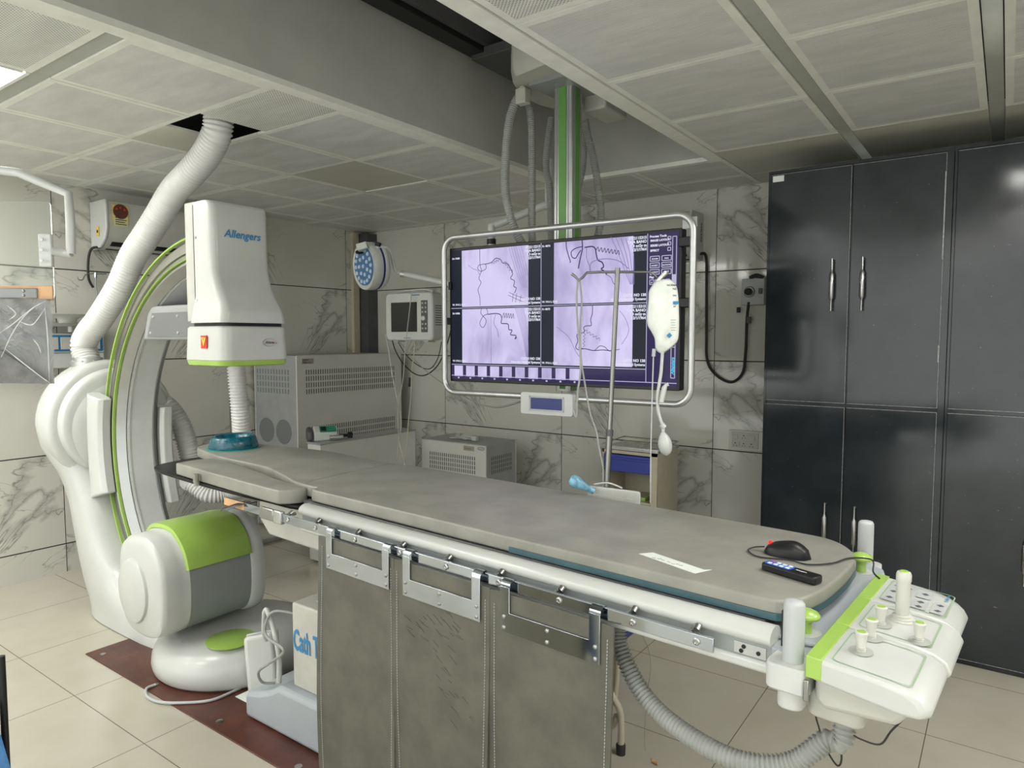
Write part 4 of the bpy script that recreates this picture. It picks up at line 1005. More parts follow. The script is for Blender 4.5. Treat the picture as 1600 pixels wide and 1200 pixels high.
cy_ = MB(MF); cy_.text('Allengers', (1.199, -.0034, z0s+.055), EZ, -EX, .019, bold=.001, lift=0, shear=.2); cy_.build('screen_logo', scr_cyan, so)
# vessels traced as thin lines on the images
vs_ = MB(MF); vf = MB(MF)
def vessel(pts, wd, m_=None):
    Q = [MP(680+x/3.636, 340+y/3.636) for x, y in pts]; Q = spline([V((q.x, 0, q.z)) for q in Q], 6)
    L = []
    for i, q in enumerate(Q):
        t = (Q[min(i+1, len(Q)-1)]-Q[max(i-1, 0)]).normalized(); n = V((-t.z, 0, t.x))*wd; L.append([V((q.x+n.x, -.0028, q.z+n.z)), V((q.x-n.x, -.0028, q.z-n.z))])
    MB().loft([[MF @ q_ for q_ in l] for l in L], caps=False, closed=False).build('vessel_line' if m_ is None else 'faint_line', scr_vessel if m_ is None else scr_vessel2, so)
wig = lambda x0, y0, x1, y1, n, a: [(x0+(x1-x0)*i/n+(a if i % 2 else -a)*(y1-y0)/math.hypot(x1-x0, y1-y0), y0+(y1-y0)*i/n-(a if i % 2 else -a)*(x1-x0)/math.hypot(x1-x0, y1-y0)) for i in range(n+1)]
vessel([(255,160),(257,270),(265,300),(250,345),(262,370),(245,410),(255,450),(257,500)], .0014)
vessel([(250,270),(285,265),(290,290),(262,305),(243,290),(250,270)], .0014)
vessel([(285,265),(320,255),(345,232),(372,238),(385,258),(412,262),(430,290),(442,320),(430,345),(452,360),(448,390),(462,400),(452,430)], .0018)
vessel(wig(320,262,372,236,8,6), .0010); vessel(wig(395,250,440,310,8,7), .0010)
vessel([(190,270),(215,290),(240,300),(255,325)], .0008)
vessel([(265,518),(290,515),(300,545),(275,560),(255,600),(270,625),(285,610),(290,580),(262,545),(265,518)], .0014)
vessel([(300,550),(345,545),(372,552),(380,575),(378,600),(415,605),(420,635),(438,640),(430,665),(460,670),(455,690),(465,680)], .0022)
vessel(wig(385,555,450,560,10,14), .0012); vessel([(345,550),(335,600),(355,640),(362,680)], .0009)
vessel([(420,425),(480,450),(540,462)], .0010); vessel([(415,440),(480,470),(530,490)], .0010); vessel([(445,430),(440,480)], .0010); vessel([(465,430),(458,485)], .0010); vessel([(490,440),(480,490)], .0010)
vessel([(836,130),(838,175),(830,215),(822,250),(815,290)], .0028)
vessel([(838,165),(800,175),(775,195),(780,225),(800,230),(815,205),(830,185)], .0022)
vessel([(745,135),(748,175),(760,220),(770,250),(765,255)], .0022)
vessel([(850,170),(895,165),(912,180),(915,200),(925,240),(950,255),(958,280),(945,292),(968,310),(975,325)], .0030)
vessel(wig(915,178,1050,200,14,12), .0016); vessel([(862,172),(862,230),(880,280),(885,320)], .0009); vessel([(975,325),(1000,340),(1010,365),(1020,380)], .0012)
vessel([(895,488),(895,540),(885,580),(888,612),(860,615),(845,625),(848,650),(808,665),(812,700),(800,735),(815,750),(850,745),(900,755),(955,752),(1000,758)], .0018)
vessel([(815,740),(870,748),(905,755),(935,730),(965,735),(990,755),(1050,748)], .0014); vessel(wig(850,640,940,695,10,7), .0009); vessel(wig(850,655,845,735,8,5), .0009)
for k in range(6):
    vessel([(420+k*14,165),(440+k*14,240),(470+k*12,330),(500+k*8,400)][:3 if k > 3 else 4], .0008, vf)
    vessel([(455+k*9,505),(480+k*8,600),(505+k*5,700),(520+k*2,800)], .0010, vf)
for k in range(5): vessel([(1000+k*28,110+k*3),(1040+k*22,200),(1075+k*14,290),(1110+k*5,380)], .0014, vf)
vessel([(318,540),(320,830)], .0010, vf); vessel([(880,300),(890,255),(960,235),(1040,245),(1100,290)], .0020, vf); vessel([(1050,530),(1085,580),(1100,650),(1060,720)], .0012, vf)
vessel([(690,620),(760,680),(800,760),(830,800)], .0014, vf)
# tubular frame
fz0, fz1, fx0, fx1, fr_ = 1.258, 2.038, -.012, 1.282, .07
fp_ = []
for cx, cz, a0 in ((fx1-fr_, fz0+fr_, -90), (fx1-fr_, fz1-fr_, 0), (fx0+fr_, fz1-fr_, 90), (fx0+fr_, fz0+fr_, 180)):
    for i in range(9): t = math.radians(a0+90*i/8); fp_.append(V((cx+fr_*math.cos(t), -.03, cz+fr_*math.sin(t))))
fp_.append(fp_[0]); MB(MF).tube(fp_, .014, 14, caps=False).build('tubular_frame', alu, mon, sharp=60)
for x, z in ((1.25, 1.93), (1.25, 1.68), (-.0, 1.80)):
    MB(MF).box((x-.035 if x > 1 else x+.005, -.02, z-.02), (x+.028 if x > 1 else x+.02, .02, z+.02)).build('frame_clip', black, mon, .004)
m = MB(MF); m.box((1.225, .0, 1.985), (1.285, .006, 2.03)); m.build('frame_tab', lgrey, mon)
# handle box with small display under the screen
m = MB(MF); m.loft([[V((x, y, z)) for x, z in rr(.474, 1.178, .752, 1.282, .012, 4)] for y in (-.068, -.062, -.035, -.030)], sm=False); hb = m.build('display_box', white, mon, .003)
m = MB(MF); m.box((.532, -.070, 1.205), (.700, -.066, 1.258)); m.build('small_display', navy, hb, .001)
m = MB(MF); 
for a, b, c_, d in ((.524,.532,1.197,1.266),(.700,.708,1.197,1.266),(.524,.708,1.197,1.205),(.524,.708,1.258,1.266)): m.box((a, -.0705, c_), (b, -.066, d))
m.build('display_bezel', lgrey, hb)
P = [MF @ V((.475, -.04, 1.24)), MP(770, 636) , MP(735, 628), MP(712, 612)]
P = [P[0]]+[MF @ V((q.x, .03, q.z)) for q in P[1:]]
MB().tube(P, .0022, 6, smooth=8).build('loose_cable', hoseg, mon)

# ---------------------------------------------------------------- drip stand with bag
pt = PD(965, 424, 2.38); pb = PD(948, 765, 2.38); dv = (pb-pt).normalized(); pf = pt+dv*((pt.z-.87)/-dv.z)
iv = thing('drip_stand', 'slim steel drip pole with a cross bar clamped to the far side of the table', 'drip stand', pf)
MB().tube([pf, pt+(pf-pt)*.62], .0105, 16).build('lower_pole', pole_st, iv)
MB().tube([pt+(pf-pt)*.64, pt-dv*.012], .0082, 16).build('upper_pole', pole_st, iv)
MB().cyl(pt+(pf-pt)*.61, pt+(pf-pt)*.635, .0125, 16).build('pole_lock', dgrey, iv)
q = lambda x, y: PD(x, y, 2.38)
MB().tube([q(893,428), q(899,432), q(904,438), q(910,434), q(917,426), q(940,425), q(990,425), q(1016,425), q(1022,429), q(1028,436), q(1036,434), q(1043,427)], .0045, 10).build('cross_bar', pole_st, iv)
MB(TM @ Matrix.Translation(TI @ pf)).box((-.02, -.035, -.01), (.02, .02, .05)).build('rail_clamp', steel, iv, .004)
tag(MB().tube([q(903,437), q(901,465), q(902,500), q(906,540), q(907,580), q(903,610), q(901,640), q(900,652), q(896,640)], .0035, 6, smooth=8).build('hanging_cable', hoseg),
    'grey cable looped over the left hook of the drip stand, ending beside the small display', 'cable')
tag(MB().tube([q(906,437), q(909,470), q(907,510), q(908,560), q(914,600), q(922,645), q(932,675), q(936,700), q(942,730), q(943,765)], .0032, 6, smooth=8).build('hanging_cable', hoseg),
    'grey cable hanging from the left hook of the drip stand down to the white tray', 'cable')
BM = Matrix(((RT.x, -FW.x, 0, 0), (RT.y, -FW.y, 0, 0), (0, 0, 1, 0), (0, 0, 0, 1)))
bag = thing('infusion_bag', 'translucent white infusion bag hanging from the right hook of the drip stand', 'infusion bag', PD(1036, 434, 2.36))
ol = [(1030,438),(1040,436),(1050,438),(1057,447),(1060,465),(1061,490),(1061,515),(1059,532),(1052,541),(1043,548),(1036,552),(1028,550),(1024,544),(1023,530),(1018,519),(1012,508),(1011,492),(1013,470),(1014,455),(1019,446),(1024,440)]
O2 = []
for x, y in smooth2(ol, 4): p = PD(x, y, 2.35); O2.append(p)
cc = PD(1040, 490, 2.35); nrm = -FW
L = []
for k, t in enumerate((-1, -.8, -.4, 0, .4, .8, 1)):
    s_ = math.sqrt(max(0.02, 1-t*t))*.75+.25 if abs(t) < 1 else .15
    L.append([cc+(p-cc)*(s_ if abs(t) > .1 else 1.0)+nrm*(.024*t) for p in O2])
bo = MB().loft(L).build('bag_body', bagm, bag, sharp=80)
hgt = lambda x, y, d=2.3205: PD(x, y, d)
bt = MB()
for s_, x, y, h_, mi in (('NORMAL', 1042, 447, .009, 0), ('NS', 1051, 453, .010, 0), ('500', 1051, 463, .008, 0), ('ml', 1052, 480, .008, 0)): bt.text(s_, hgt(x, y, 2.3225), RT, EZ, h_, mi, bold=.0003)
bt.obox(hgt(1056, 473, 2.326), RT, EZ, FW, (.018, .010, .001), 1)
bt.obox(hgt(1046, 524, 2.324), (RT+EZ), (EZ-RT), FW, (.013, .013, .001), 1)
for i in range(5): bt.obox(hgt(1052, 500+i*4, 2.3245), RT, EZ, FW, (.018-.002*(i % 3), .0012, .0006), 0)
bt.build('bag_print', [ink, blue], bo)
MB().tube([q(1040,425), PD(1030,436,2.36), PD(1022,446,2.35)], .006, 8, smooth=5).build('hanger_loop', bagm, bag)
MB().tube([PD(1035,550,2.35), PD(1033,580,2.35), PD(1030,600,2.35), PD(1027,622,2.35), PD(1029,645,2.35), PD(1035,665,2.35), PD(1036,672,2.35)], .0058, 10, smooth=8).build('pressure_tube', white, bag)
m = MB(); m.tube([PD(1041,600,2.34), PD(1038,606,2.34), PD(1033,629,2.34)], [.004,.009,.009], 12); m.tube([PD(1042,598,2.34), PD(1044,603,2.34)], .0035, 8); m.build('roller_clamp', white, bag)
m = MB(); m.tube([PD(1033,663,2.35), PD(1038,668,2.35)], .010, 12); m.tube([PD(1036,668,2.35), PD(1036,677,2.35)], .0055, 10); m.build('valve', white, bag)
b0 = PD(1036, 675, 2.35); b1 = PD(1042, 712, 2.35); m = MB()
m.tube([b0.lerp(b1, t) for t in (0,.08,.2,.4,.6,.8,.93,1)], [.006,.010,.017,.0225,.0235,.020,.012,.003], 24); m.build('squeeze_bulb', white, bag, sharp=80)
dm = mat('drip_line_plastic', (.55,.58,.60), .2, var=0, alpha=.75)
m = MB(); m.tube([PD(1022,545,2.35), PD(1021,557,2.35)], .0065, 12); m.build('drip_chamber', dm, bag)
MB().tube([PD(1021,557,2.35), PD(1019,620,2.35), PD(1017,700,2.36), PD(1016,786,2.36)], .0024, 8, smooth=6).build('drip_line', dm, bag)
# white tray board clamped on the stand, mask tubing
tray = thing('tray_board', 'white ribbed plastic tray board clamped to the drip stand behind the table edge', 'tray', PD(960, 785, 2.37))
a, b_, c_, d_ = PD(918,759,2.375), PD(1000,769,2.305), PD(1003,790,2.305), PD(919,785,2.375)
m = MB(); u_ = (b_-a); ul = u_.length; un = u_.normalized(); nn = (un.cross(EZ)).normalized()
m.prism([(x, z) for x, z in rr(0, -.055, ul, .0, .008, 3)], a, un, EZ, nn*-.012); to_ = m.build('board', white, tray, .002)
m = MB()
for i in range(4):
    for k in range(2):
        x = .012+i*(ul-.02)/4; m.prism([(p[0], p[1]) for p in rr(x, -.022-k*.022, x+.034, -.006-k*.022, .003, 2)], a+nn*.0, un, EZ, nn*.0015)
m.build('raised_tabs', cream, to_)
MB().tube([a+un*.02+V((0,0,.005))-nn*.01, a+un*.07+V((0,0,.016))-nn*.01, a+un*.12+V((0,0,.004))-nn*.01], .003, 8, smooth=6).build('white_lead', white, tray)
m = MB(); p0, p1 = PD(891,748,2.35), PD(928,768,2.35)
m.tube([p0.lerp(p1, t) for t in (0,.1,.25,.45,.7,1)], [.012,.020,.022,.016,.012,.010], 18)
bmx = mat('pale_blue_plastic', (.18,.40,.55), .25, var=.2, vs=40)
bt_ = m.build('breathing_connector', bmx); tag(bt_, 'pale blue plastic breathing connector lying left of the white tray board', 'connector')
# ---------------------------------------------------------------- tall charcoal cupboards
def cupboard(x0, label, first):
    W_ = .825; yf = 3.78; t = thing('tall_cupboard', label, 'cupboard', (x0+W_/2, 4.15, 0), 'charcoal cupboards on the right')
    m = MB(); m.box((x0, yf+.02, 0), (x0+W_, 4.50, 2.405)); m.box((x0, yf+.004, 0), (x0+.012, yf+.02, 2.405)); m.box((x0+W_-.028, yf+.004, 0), (x0+W_, yf+.02, 2.405)); m.box((x0, yf+.002, 2.39), (x0+W_, yf+.02, 2.405))
    m.build('carcass', cab_m, t, .001)
    xa, xm, xb = x0+.013, x0+.405, x0+.797
    for (a, b, z0, z1, hx, hz) in ((xa, xm-.005, 1.205, 2.385, xm-.078, 1.795), (xm+.003, xb, 1.205, 2.385, xm+.060, 1.795), (xa, xm-.005, .03, 1.185, xm-.078, .56), (xm+.003, xb, .03, 1.185, xm+.060, .56)):
        d = MB().box((a, yf, z0), (b, yf+.019, z1)).build('door', cab_m, t, .001)
        e = MB(); w_ = .0018
        e.box((b-w_, yf-.0006, z0), (b, yf+.001, z1)); e.box((a, yf-.0006, z1-w_), (b, yf+.001, z1)); e.box((a, yf-.0006, z0), (b, yf+.001, z0+w_))
        if b == xb and z0 > 1: e.box((b-.005, yf-.0008, 1.9), (b, yf+.001, 2.3)); e.box((b-.006, yf-.0008, 1.42), (b, yf+.001, 1.50))
        e.build('chipped_edge', cab_edge, d)
        h_ = MB()
        h_.tube([V((hx, yf-.03, hz+.135)), V((hx, yf-.03, hz+.075)), V((hx, yf-.03, hz+.068)), V((hx, yf-.03, hz+.058)), V((hx, yf-.03, hz-.058)), V((hx, yf-.03, hz-.068)), V((hx, yf-.03, hz-.075)), V((hx, yf-.03, hz-.125))], [.0045,.0045,.007,.012,.012,.007,.0045,.0045], 14)
        for s_ in (.125, -.112): h_.tube([V((hx, yf-.03, hz+s_)), V((hx, yf+.002, hz+s_))], .004, 8)
        h_.build('handle', steel, d, sharp=50)
    return t
cupboard(-1.055, 'tall charcoal cupboard with four doors and steel handles beside the tiled back wall', True)
cupboard(-.228, 'tall charcoal cupboard cut by the right edge of the photo, second from the tiled wall', False)
cupboard(.599, 'tall charcoal cupboard outside the right edge of the photo', False)
a = PY(1208, 276, 3.779); b = PY(1225, 283, 3.779)
tag(MB().box((a.x, 3.777, b.z), (b.x, 3.7795, a.z)).build('sticker', paper), 'small white sticker on the top left corner of the first charcoal cupboard', 'sticker')

# ---------------------------------------------------------------- back wall
def ac(name, label, M_, L_, lab, brand):
    t = thing('air_conditioner', label, 'air conditioner', M_.translation)
    prof = [(0,0),(.04,-.005),(.12,.01),(.19,.06),(.215,.12),(.215,.27),(.20,.30),(0,.30)]
    m = MB(M_); m.prism(prof, (.018,0,0), V((0,-1,0)), EZ, (L_-.036,0,0)); bo = m.build('casing', cream, t, .008, 3)
    for x in (0, L_-.02):
        m = MB(M_); m.prism([(a*1.03, (z-.15)*1.04+.15) for a, z in prof], (x,0,0), V((0,-1,0)), EZ, (.02,0,0)); m.build('end_cap', white, bo, .006, 2)
    m = MB(M_); m.prism([(.06,.000),(.15,.025),(.165,.045),(.07,.008)], (.06,0,-.0035), V((0,-1,0)), EZ, (L_-.12,0,0)); m.build('air_outlet', black, bo)
    return t, bo
AB = Matrix.Translation(V((-2.72, YB-.001, 2.06)))
tA, bo = ac('a', 'white split air conditioner high on the back wall behind the large screen', AB, 1.03, 0, 0)
MB().text('VOLTAS', (-1.688, YB-.06, 2.30), V((0,0,-1)), V((0,1,0)), .035, bold=.001).build('brand_lettering', ink, bo)
AL = Matrix.Translation(V((XL+.001, 2.125, 2.125))) @ Matrix.Rotation(math.radians(90), 4, 'Z')
tB, bo = ac('b', 'white split air conditioner high on the left wall behind the large corrugated hose', AL, 1.05, 0, 0)
lab = MB(); xf = XL+.219
lab.box((xf, 2.17, 2.30), (xf+.002, 2.27, 2.40)); lab.lathe([(.048,0),(.048,.0035)], (xf, 2.22, 2.36), (1,0,0), 24, 1); lab.box((xf, 2.175, 2.265), (xf+.003, 2.265, 2.335), 2)
for i in range(4): lab.box((xf+.003, 2.185, 2.275+i*.014), (xf+.0045, 2.255-.01*(i % 2), 2.280+i*.014), 3)
for i in range(3): lab.ball((xf+.004, 2.195+i*.025, 2.375+.01*(i % 2)), (.002, .007, .007), 4, 8)
lo = lab.build('energy_label', [yellow, mat('label_dark', (.10,.03,.02), .4, var=0), mat('label_yellow', (.62,.60,.30), .4, var=0), ink, red], bo)
m = MB(); m.box((XL+.10, 2.1195, 2.20), (XL+.13, 2.1225, 2.26)); m.build('side_sticker', yellow, bo); MB().lathe([(.010,0),(.010,.002)], (XL+.115, 2.1195, 2.23), (0,-1,0), 16).build('side_sticker_mark', ink, bo)
(MB().tube([V((XL+.10, 2.14, 2.13)), V((XL+.07, 2.10, 2.12)), V((XL+.05, 2.085, 2.05)), V((XL+.03, 2.09, 1.93)), V((XL+.02, 2.12, 1.87))], .008, 8, smooth=6).build('power_cord', rubber, tB))
Y_ = YB-.02
(MB().tube([V((-1.70, YB-.06, 2.09)), PY(1103,400,Y_), PY(1104,450,Y_), PY(1104,520,Y_), PY(1105,562,Y_), PY(1118,585,Y_), PY(1142,597,Y_), PY(1160,583,Y_), PY(1165,550,Y_), PY(1167,500,Y_), PY(1170,472,Y_-.03)], .009, 10, smooth=10).build('power_cord', rubber, tA))
ib = thing('isolator_box', 'small grey isolator switch box with black plug on the back wall beside the cupboard', 'switch box', (-1.335, YB, 1.75))
a = PY(1159,436,YB-.05); b = PY(1194,476,YB-.05)
MB().box((a.x, YB-.05, b.z), (b.x, YB, a.z)).build('box', lgrey, ib, .004)
cx, cz = PY(1171,456,YB-.05).x, PY(1171,456,YB-.05).z
MB().lathe([(.036,0),(.036,.006),(.030,.010),(.028,.006)], (cx, YB-.05, cz), (0,-1,0), 28).build('socket_ring', alu, ib)
MB().lathe([(.024,0),(.022,.025),(.012,.032)], (cx, YB-.056, cz), (0,-1,0), 24).build('plug', black, ib)
MB().box((b.x-.035, YB-.062, cz-.015), (b.x-.012, YB-.05, cz+.02)).build('breaker', dgrey, ib, .002)
MB().tube([PY(1172,434,YB-.04), PY(1182,430,YB-.05), PY(1193,434,YB-.04)], .012, 10, smooth=4).build('tape_bundle', rubber, ib)
w1 = PY(1155,484,YB-.02); MB().box((w1.x-.012, YB-.035, w1.z-.018), (w1.x+.006, YB-.01, w1.z+.016)).build('cord_clip', rubber, ib)
w1 = PY(1171,500,YB-.02); MB().box((w1.x-.012, YB-.045, w1.z-.022), (w1.x+.012, YB-.015, w1.z+.02)).build('cord_tag', dgrey, ib, .002)
sp = thing('socket_plate', 'cream plate of switches and sockets low on the back wall beside the cupboard', 'socket plate', (-1.38, YB, .8))
a = PY(1139,671,YB-.012); b = PY(1192,706,YB-.012)
b.x = a.x+.24
platem = mat('pale_switch_plate', (.62,.60,.53), .35, var=0)
MB().box((a.x, YB-.012, b.z), (b.x, YB, a.z)).build('plate', platem, sp, .004)
MB().box((a.x+.02, YB-.016, b.z+.012), (b.x-.045, YB-.010, a.z-.012)).build('raised_field', cream, sp, .002)
so_ = MB(); sw = MB()
def sock(x, z):
    so_.lathe([(.0042,0),(.0042,.001)], (x, YB-.0165, z+.012), (0,-1,0), 10)
    for d in (-.009, .009): so_.lathe([(.003,0),(.003,.001)], (x+d, YB-.0165, z-.004), (0,-1,0), 10)
zt_, zb_ = a.z-.045, b.z+.035
sock(a.x+.10, zt_); sock(a.x+.045, zb_-.004); sock(a.x+.10, zb_-.004); sock(a.x+.15, zb_-.004)
sw.box((a.x+.035, YB-.0205, zt_-.012), (a.x+.062, YB-.015, zt_+.014)); sw.box((a.x+.128, YB-.0205, zt_-.016), (a.x+.172, YB-.015, zt_+.016)); sw.box((a.x+.058, YB-.0205, zb_-.008), (a.x+.075, YB-.015, zb_+.018))
so_.build('socket_holes', black, sp); sw.build('rocker_switches', cream, sp, .002)

# bedside trolley
tr = thing('bedside_trolley', 'cream bedside trolley with blue drawer and steel tray top against the back wall', 'trolley', (-1.96, 4.2, 0))
x0, x1, y0, y1, zt_ = -2.16, -1.765, 4.03, 4.36, .825
m = MB(); m.box((x0, y0, .08), (x0+.018, y1, zt_-.02)); m.box((x1-.045, y0, .08), (x1, y1, zt_-.02)); m.box((x0, y1-.015, .08), (x1, y1, zt_-.02)); m.box((x0, y0, .08), (x1, y1, .10)); m.box((x0+.018, y0+.02, .46), (x1-.045, y1, .475)); m.box((x0, y0, zt_-.045), (x1, y1, zt_-.02)); m.build('cabinet_body', ivory, tr, .003)
m = MB(); m.box((x0-.008, y0-.008, zt_-.02), (x1+.008, y1+.005, zt_-.008)); to_ = m.build('tray_top', steel, tr, .003)
m = MB(); P = [V((x0-.005,y0-.005,zt_+.008)), V((x1+.005,y0-.005,zt_+.008)), V((x1+.005,y1,zt_+.02)), V((x0-.005,y1,zt_+.02))]
for k in range(4): m.tube([P[k], P[(k+1) % 4]], .004, 8)
m.box((x0-.004, y0-.007, zt_-.018), (x1+.004, y0-.003, zt_+.008)); m.build('tray_rim', steel, to_)
m = MB(); m.box((x0+.02, y0-.012, .665), (x1-.047, y0+.28, .775)); do_ = m.build('drawer', drawerb, tr, .004)
MB().box((x0+.024, y0-.022, .745), (x1-.05, y0-.010, .758)).build('drawer_pull', drawerb, do_, .002)
for dx in (x0+.03, x1-.03):
    for dy in (y0+.03, y1-.03):
        m = MB(); m.cyl(V((dx, dy, .08)), V((dx, dy, .05)), .010, 10); m.tube([V((dx-.010, dy, .025)), V((dx+.010, dy, .025))], .025, 16); m.build('castor', rubber, tr)
tag(MB().box((-1.95, 4.08, .476), (-1.87, 4.16, .500)).build('green_packet', green, bevel=.004), 'small green packet on the open shelf of the bedside trolley', 'packet')
tag(MB().box((-1.93, 4.10, .101), (-1.84, 4.25, .30)).build('dark_box', dgrey, bevel=.004), 'dark box on the bottom shelf of the bedside trolley', 'box')

# ---------------------------------------------------------------- power cabinets
def slots(m, o, u_, v_, n_, nx, nz, px, pz, w_, h_):
    for i in range(nx):
        for j in range(nz):
            c = V(o)+V(u_)*(i*px)+V(v_)*(j*pz)+V(n_)*.0006
            m.add([c, c+V(u_)*w_, c+V(u_)*w_+V(v_)*h_, c+V(v_)*h_], [(0,1,2,3)])
uc = thing('power_cabinet', 'large cream and grey power supply cabinet with slotted vents standing in the room corner', 'power cabinet', (-4.66, 3.88, 0))
ux, uy0, uy1, uz = -4.40, 3.305, 4.42, 1.400
MB().box((XL+.03, uy0+.004, .02), (ux-.012, uy1, uz-.002)).build('body', box_grey, uc, .003)
fo = MB().box((ux-.012, uy0, .02), (ux, uy1+.004, uz)).build('front_panel', box_white, uc, .003)
MB().box((XL+.03, uy0-.002, .02), (XL+.042, uy0+.004, uz)).build('edge_strip', white, uc)
for (ya, z0) in ((uy0+.085, 1.10), (uy0+.085, .655)):
    m = MB(); slots(m, (ux, ya, z0), EY, EZ, EX, 42, 4, .0228, .050, .0095, .038); m.build('vent_slots', vent, fo)
m = MB(); slots(m, (XL+.06, uy0+.004, 1.10), EX, EZ, -EY, 12, 4, .036, .050, .016, .038)
grm = mat('grille_grey', (.17,.18,.18), .6, var=.05, vs=200); m.build('side_vent', grm, uc)
for x in (-4.80, -4.58): MB().lathe([(.098,0),(.098,.0015)], (x, uy0+.004, .80), (0,-1,0), 32).build('round_grille', grm, uc)
MB().box((ux, uy0+.05, 1.335), (ux+.001, uy0+.16, 1.375)).build('masking_tape', mat('masking_tape', (.33,.31,.25), .6, var=.05), fo)
MB().text('X-RAY\nGenerator', (ux+.0015, uy0+.06, 1.358), EY, EZ, .019, bold=.0002).build('tape_writing', ink, fo)
lc = thing('low_cabinet', 'low white cabinet with grey top in front of the large power cabinet', 'cabinet', (-3.8, 3.4, 0))
MB().box((-3.84, 2.96, .02), (-3.706, 3.87, .818)).build('body', box_white, lc, .003); MB().box((-3.845, 2.955, .818), (-3.70, 3.875, .83)).build('top', box_grey, lc, .003)
sc2 = thing('power_cabinet', 'small low power supply cabinet with slotted vents below the large screen', 'power cabinet', (-3.37, 4.1, 0))
x0, x1, y0, y1, z1 = -3.69, -3.055, 3.93, 4.30, .752
MB().box((x0, y0+.004, .02), (x1, y1, z1)).build('body', box_grey, sc2, .003)
fo = MB().box((x0, y0-.006, .02), (x1-.0, y0+.005, z1-.005)).build('front_panel', box_white, sc2, .002)
m = MB(); slots(m, (x0+.085, y0-.006, .53), EX, EZ, -EY, 22, 4, .021, .034, .009, .027); m.build('vent_slots', vent, fo)
m = MB(); slots(m, (x1, y0+.06, .53), EY, EZ, EX, 11, 4, .024, .034, .011, .027); m.build('side_slots', vent, sc2)
MB().box((x1-.004, y1-.006, .02), (x1+.003, y1+.003, z1)).build('edge_strip', white, sc2)
MB().box((x1-.21, y0-.0075, .70), (x1-.11, y0-.006, .735)).build('masking_tape', MATS['masking_tape'], fo); MB().text('Computer', (x1-.20, y0-.0077, .712), EX, EZ, .016).build('tape_writing', ink, fo)
ov = MB(); ov.lathe([(.032,0),(.032,.001)], (x1-.045, y0-.006, .725), (0,-1,0), 28, sc=(1,.42)); oo = ov.build('oval_badge', ink, fo)
MB().lathe([(.029,0),(.029,.0016)], (x1-.045, y0-.006, .725), (0,-1,0), 28, sc=(1,.38)).build('badge_face', white, oo); MB().text('Allengers', (x1-.067, y0-.0077, .721), EX, EZ, .010).build('badge_lettering', ink, oo)
rnd = random.Random(8); P = [V((-3.50, 4.04, .760))]
for i in range(26): a = i*1.35; P.append(V((-3.38+.095*math.cos(a)*rnd.uniform(.4,1.1), 4.08+.05*math.sin(a)*rnd.uniform(.4,1.1), .757+.035*rnd.random())))
P.append(V((-3.27, 4.06, .775)))
cdx = thing('coiled_cord', 'tangle of white cord with a plug lying on top of the small power cabinet', 'cord', (-3.38, 4.08, .752))
MB().tube(P, .0045, 8, smooth=5).build('cord', white, cdx); MB().box((-3.29, 4.045, .753), (-3.245, 4.08, .788)).build('plug', white, cdx, .005)
# syringe pump
pu = thing('infusion_pump', 'white and green syringe pump standing on the low cabinet', 'infusion pump', PX(515, 706, -3.83))
pc = PX(513, 704, -3.80); zc = .83
PM = Matrix.Translation(V((pc.x, pc.y, zc))) @ Matrix.Rotation(math.radians(60), 4, 'Z')
m = MB(PM); m.prism([(-.045,0),(.05,0),(.045,.06),(.0,.095),(-.045,.095)], (-.10,0,0), V((0,-1,0)), EZ, (.16,0,0)); po = m.build('pump_case', white, pu, .010, 3)
m = MB(PM); m.prism([(-.05,0),(.05,0),(.045,.07),(-.045,.098)], (-.145,0,0), V((0,-1,0)), EZ, (.045,0,0)); m.build('dark_end', dgrey, po, .02, 4)
gm = mat('pump_green', (.01,.22,.13), .35, var=0)
m = MB(PM); m.obox((-.005, -.026, .080), EX, V((0,-.8,-.6)), V((0,-.6,.8)), (.11, .055, .003)); m.build('green_panel', gm, po)
m = MB(PM); m.obox((-.035, -.0275, .083), EX, V((0,-.8,-.6)), V((0,-.6,.8)), (.035, .035, .003)); m.build('pump_display', black, po)
for i in range(3):
    for k in range(2): MB(PM).ball((.01+i*.014, -.018-k*.016, .089-k*.012), (.004,.004,.002), 0, 8).build('key', green, po)
m = MB(PM); m.tube([V((.0,-.065,.025)), V((.09,-.065,.025))], .014, 16); m.build('syringe_clamp', alu, po)
m = MB(PM); m.tube([V((.07,-.03,.03)), V((.15,-.03,.03))], .011, 12); m.tube([V((.13,-.03,.03)), V((.16,-.03,.03))], .022, 18); m.build('plunger_head', black, po)

# ---------------------------------------------------------------- patient monitor and its cables
ym = 3.42
a = PY(604, 459, ym); b = PY(674, 532, ym); cxm, czm = (a.x+b.x)/2, (a.z+b.z)/2; wm, hm = b.x-a.x, a.z-b.z
QM = Matrix.Translation(V((cxm, ym, czm))) @ Matrix.Rotation(math.radians(4), 4, 'Z')
pm = thing('patient_monitor', 'small white patient monitor with blank black screen left of the large screen', 'patient monitor', (cxm, ym, czm-hm/2))
m = MB(QM); L = []
for y, s_ in ((0, .96), (.008, 1.0), (.09, 1.0), (.12, .97), (.15, .88)): L.append([V((x*s_, y, z*s_)) for x, z in rr(-wm/2, -hm/2, wm/2, hm/2, .03, 5)])
m.loft(L); po = m.build('monitor_case', white, pm, sharp=35)
def fr(x0, x1, z0, z1): return (-wm/2+wm*x0, -.003, -hm/2+hm*z0), (-wm/2+wm*x1, .006, -hm/2+hm*z1)
MB(QM).box(*fr(.13,.68,.18,.80)).build('blank_screen', black, po, .002)
bz = MB(QM); bz.box(*fr(.765,.90,.17,.83)); bo = bz.build('button_panel', dgrey, po, .003)
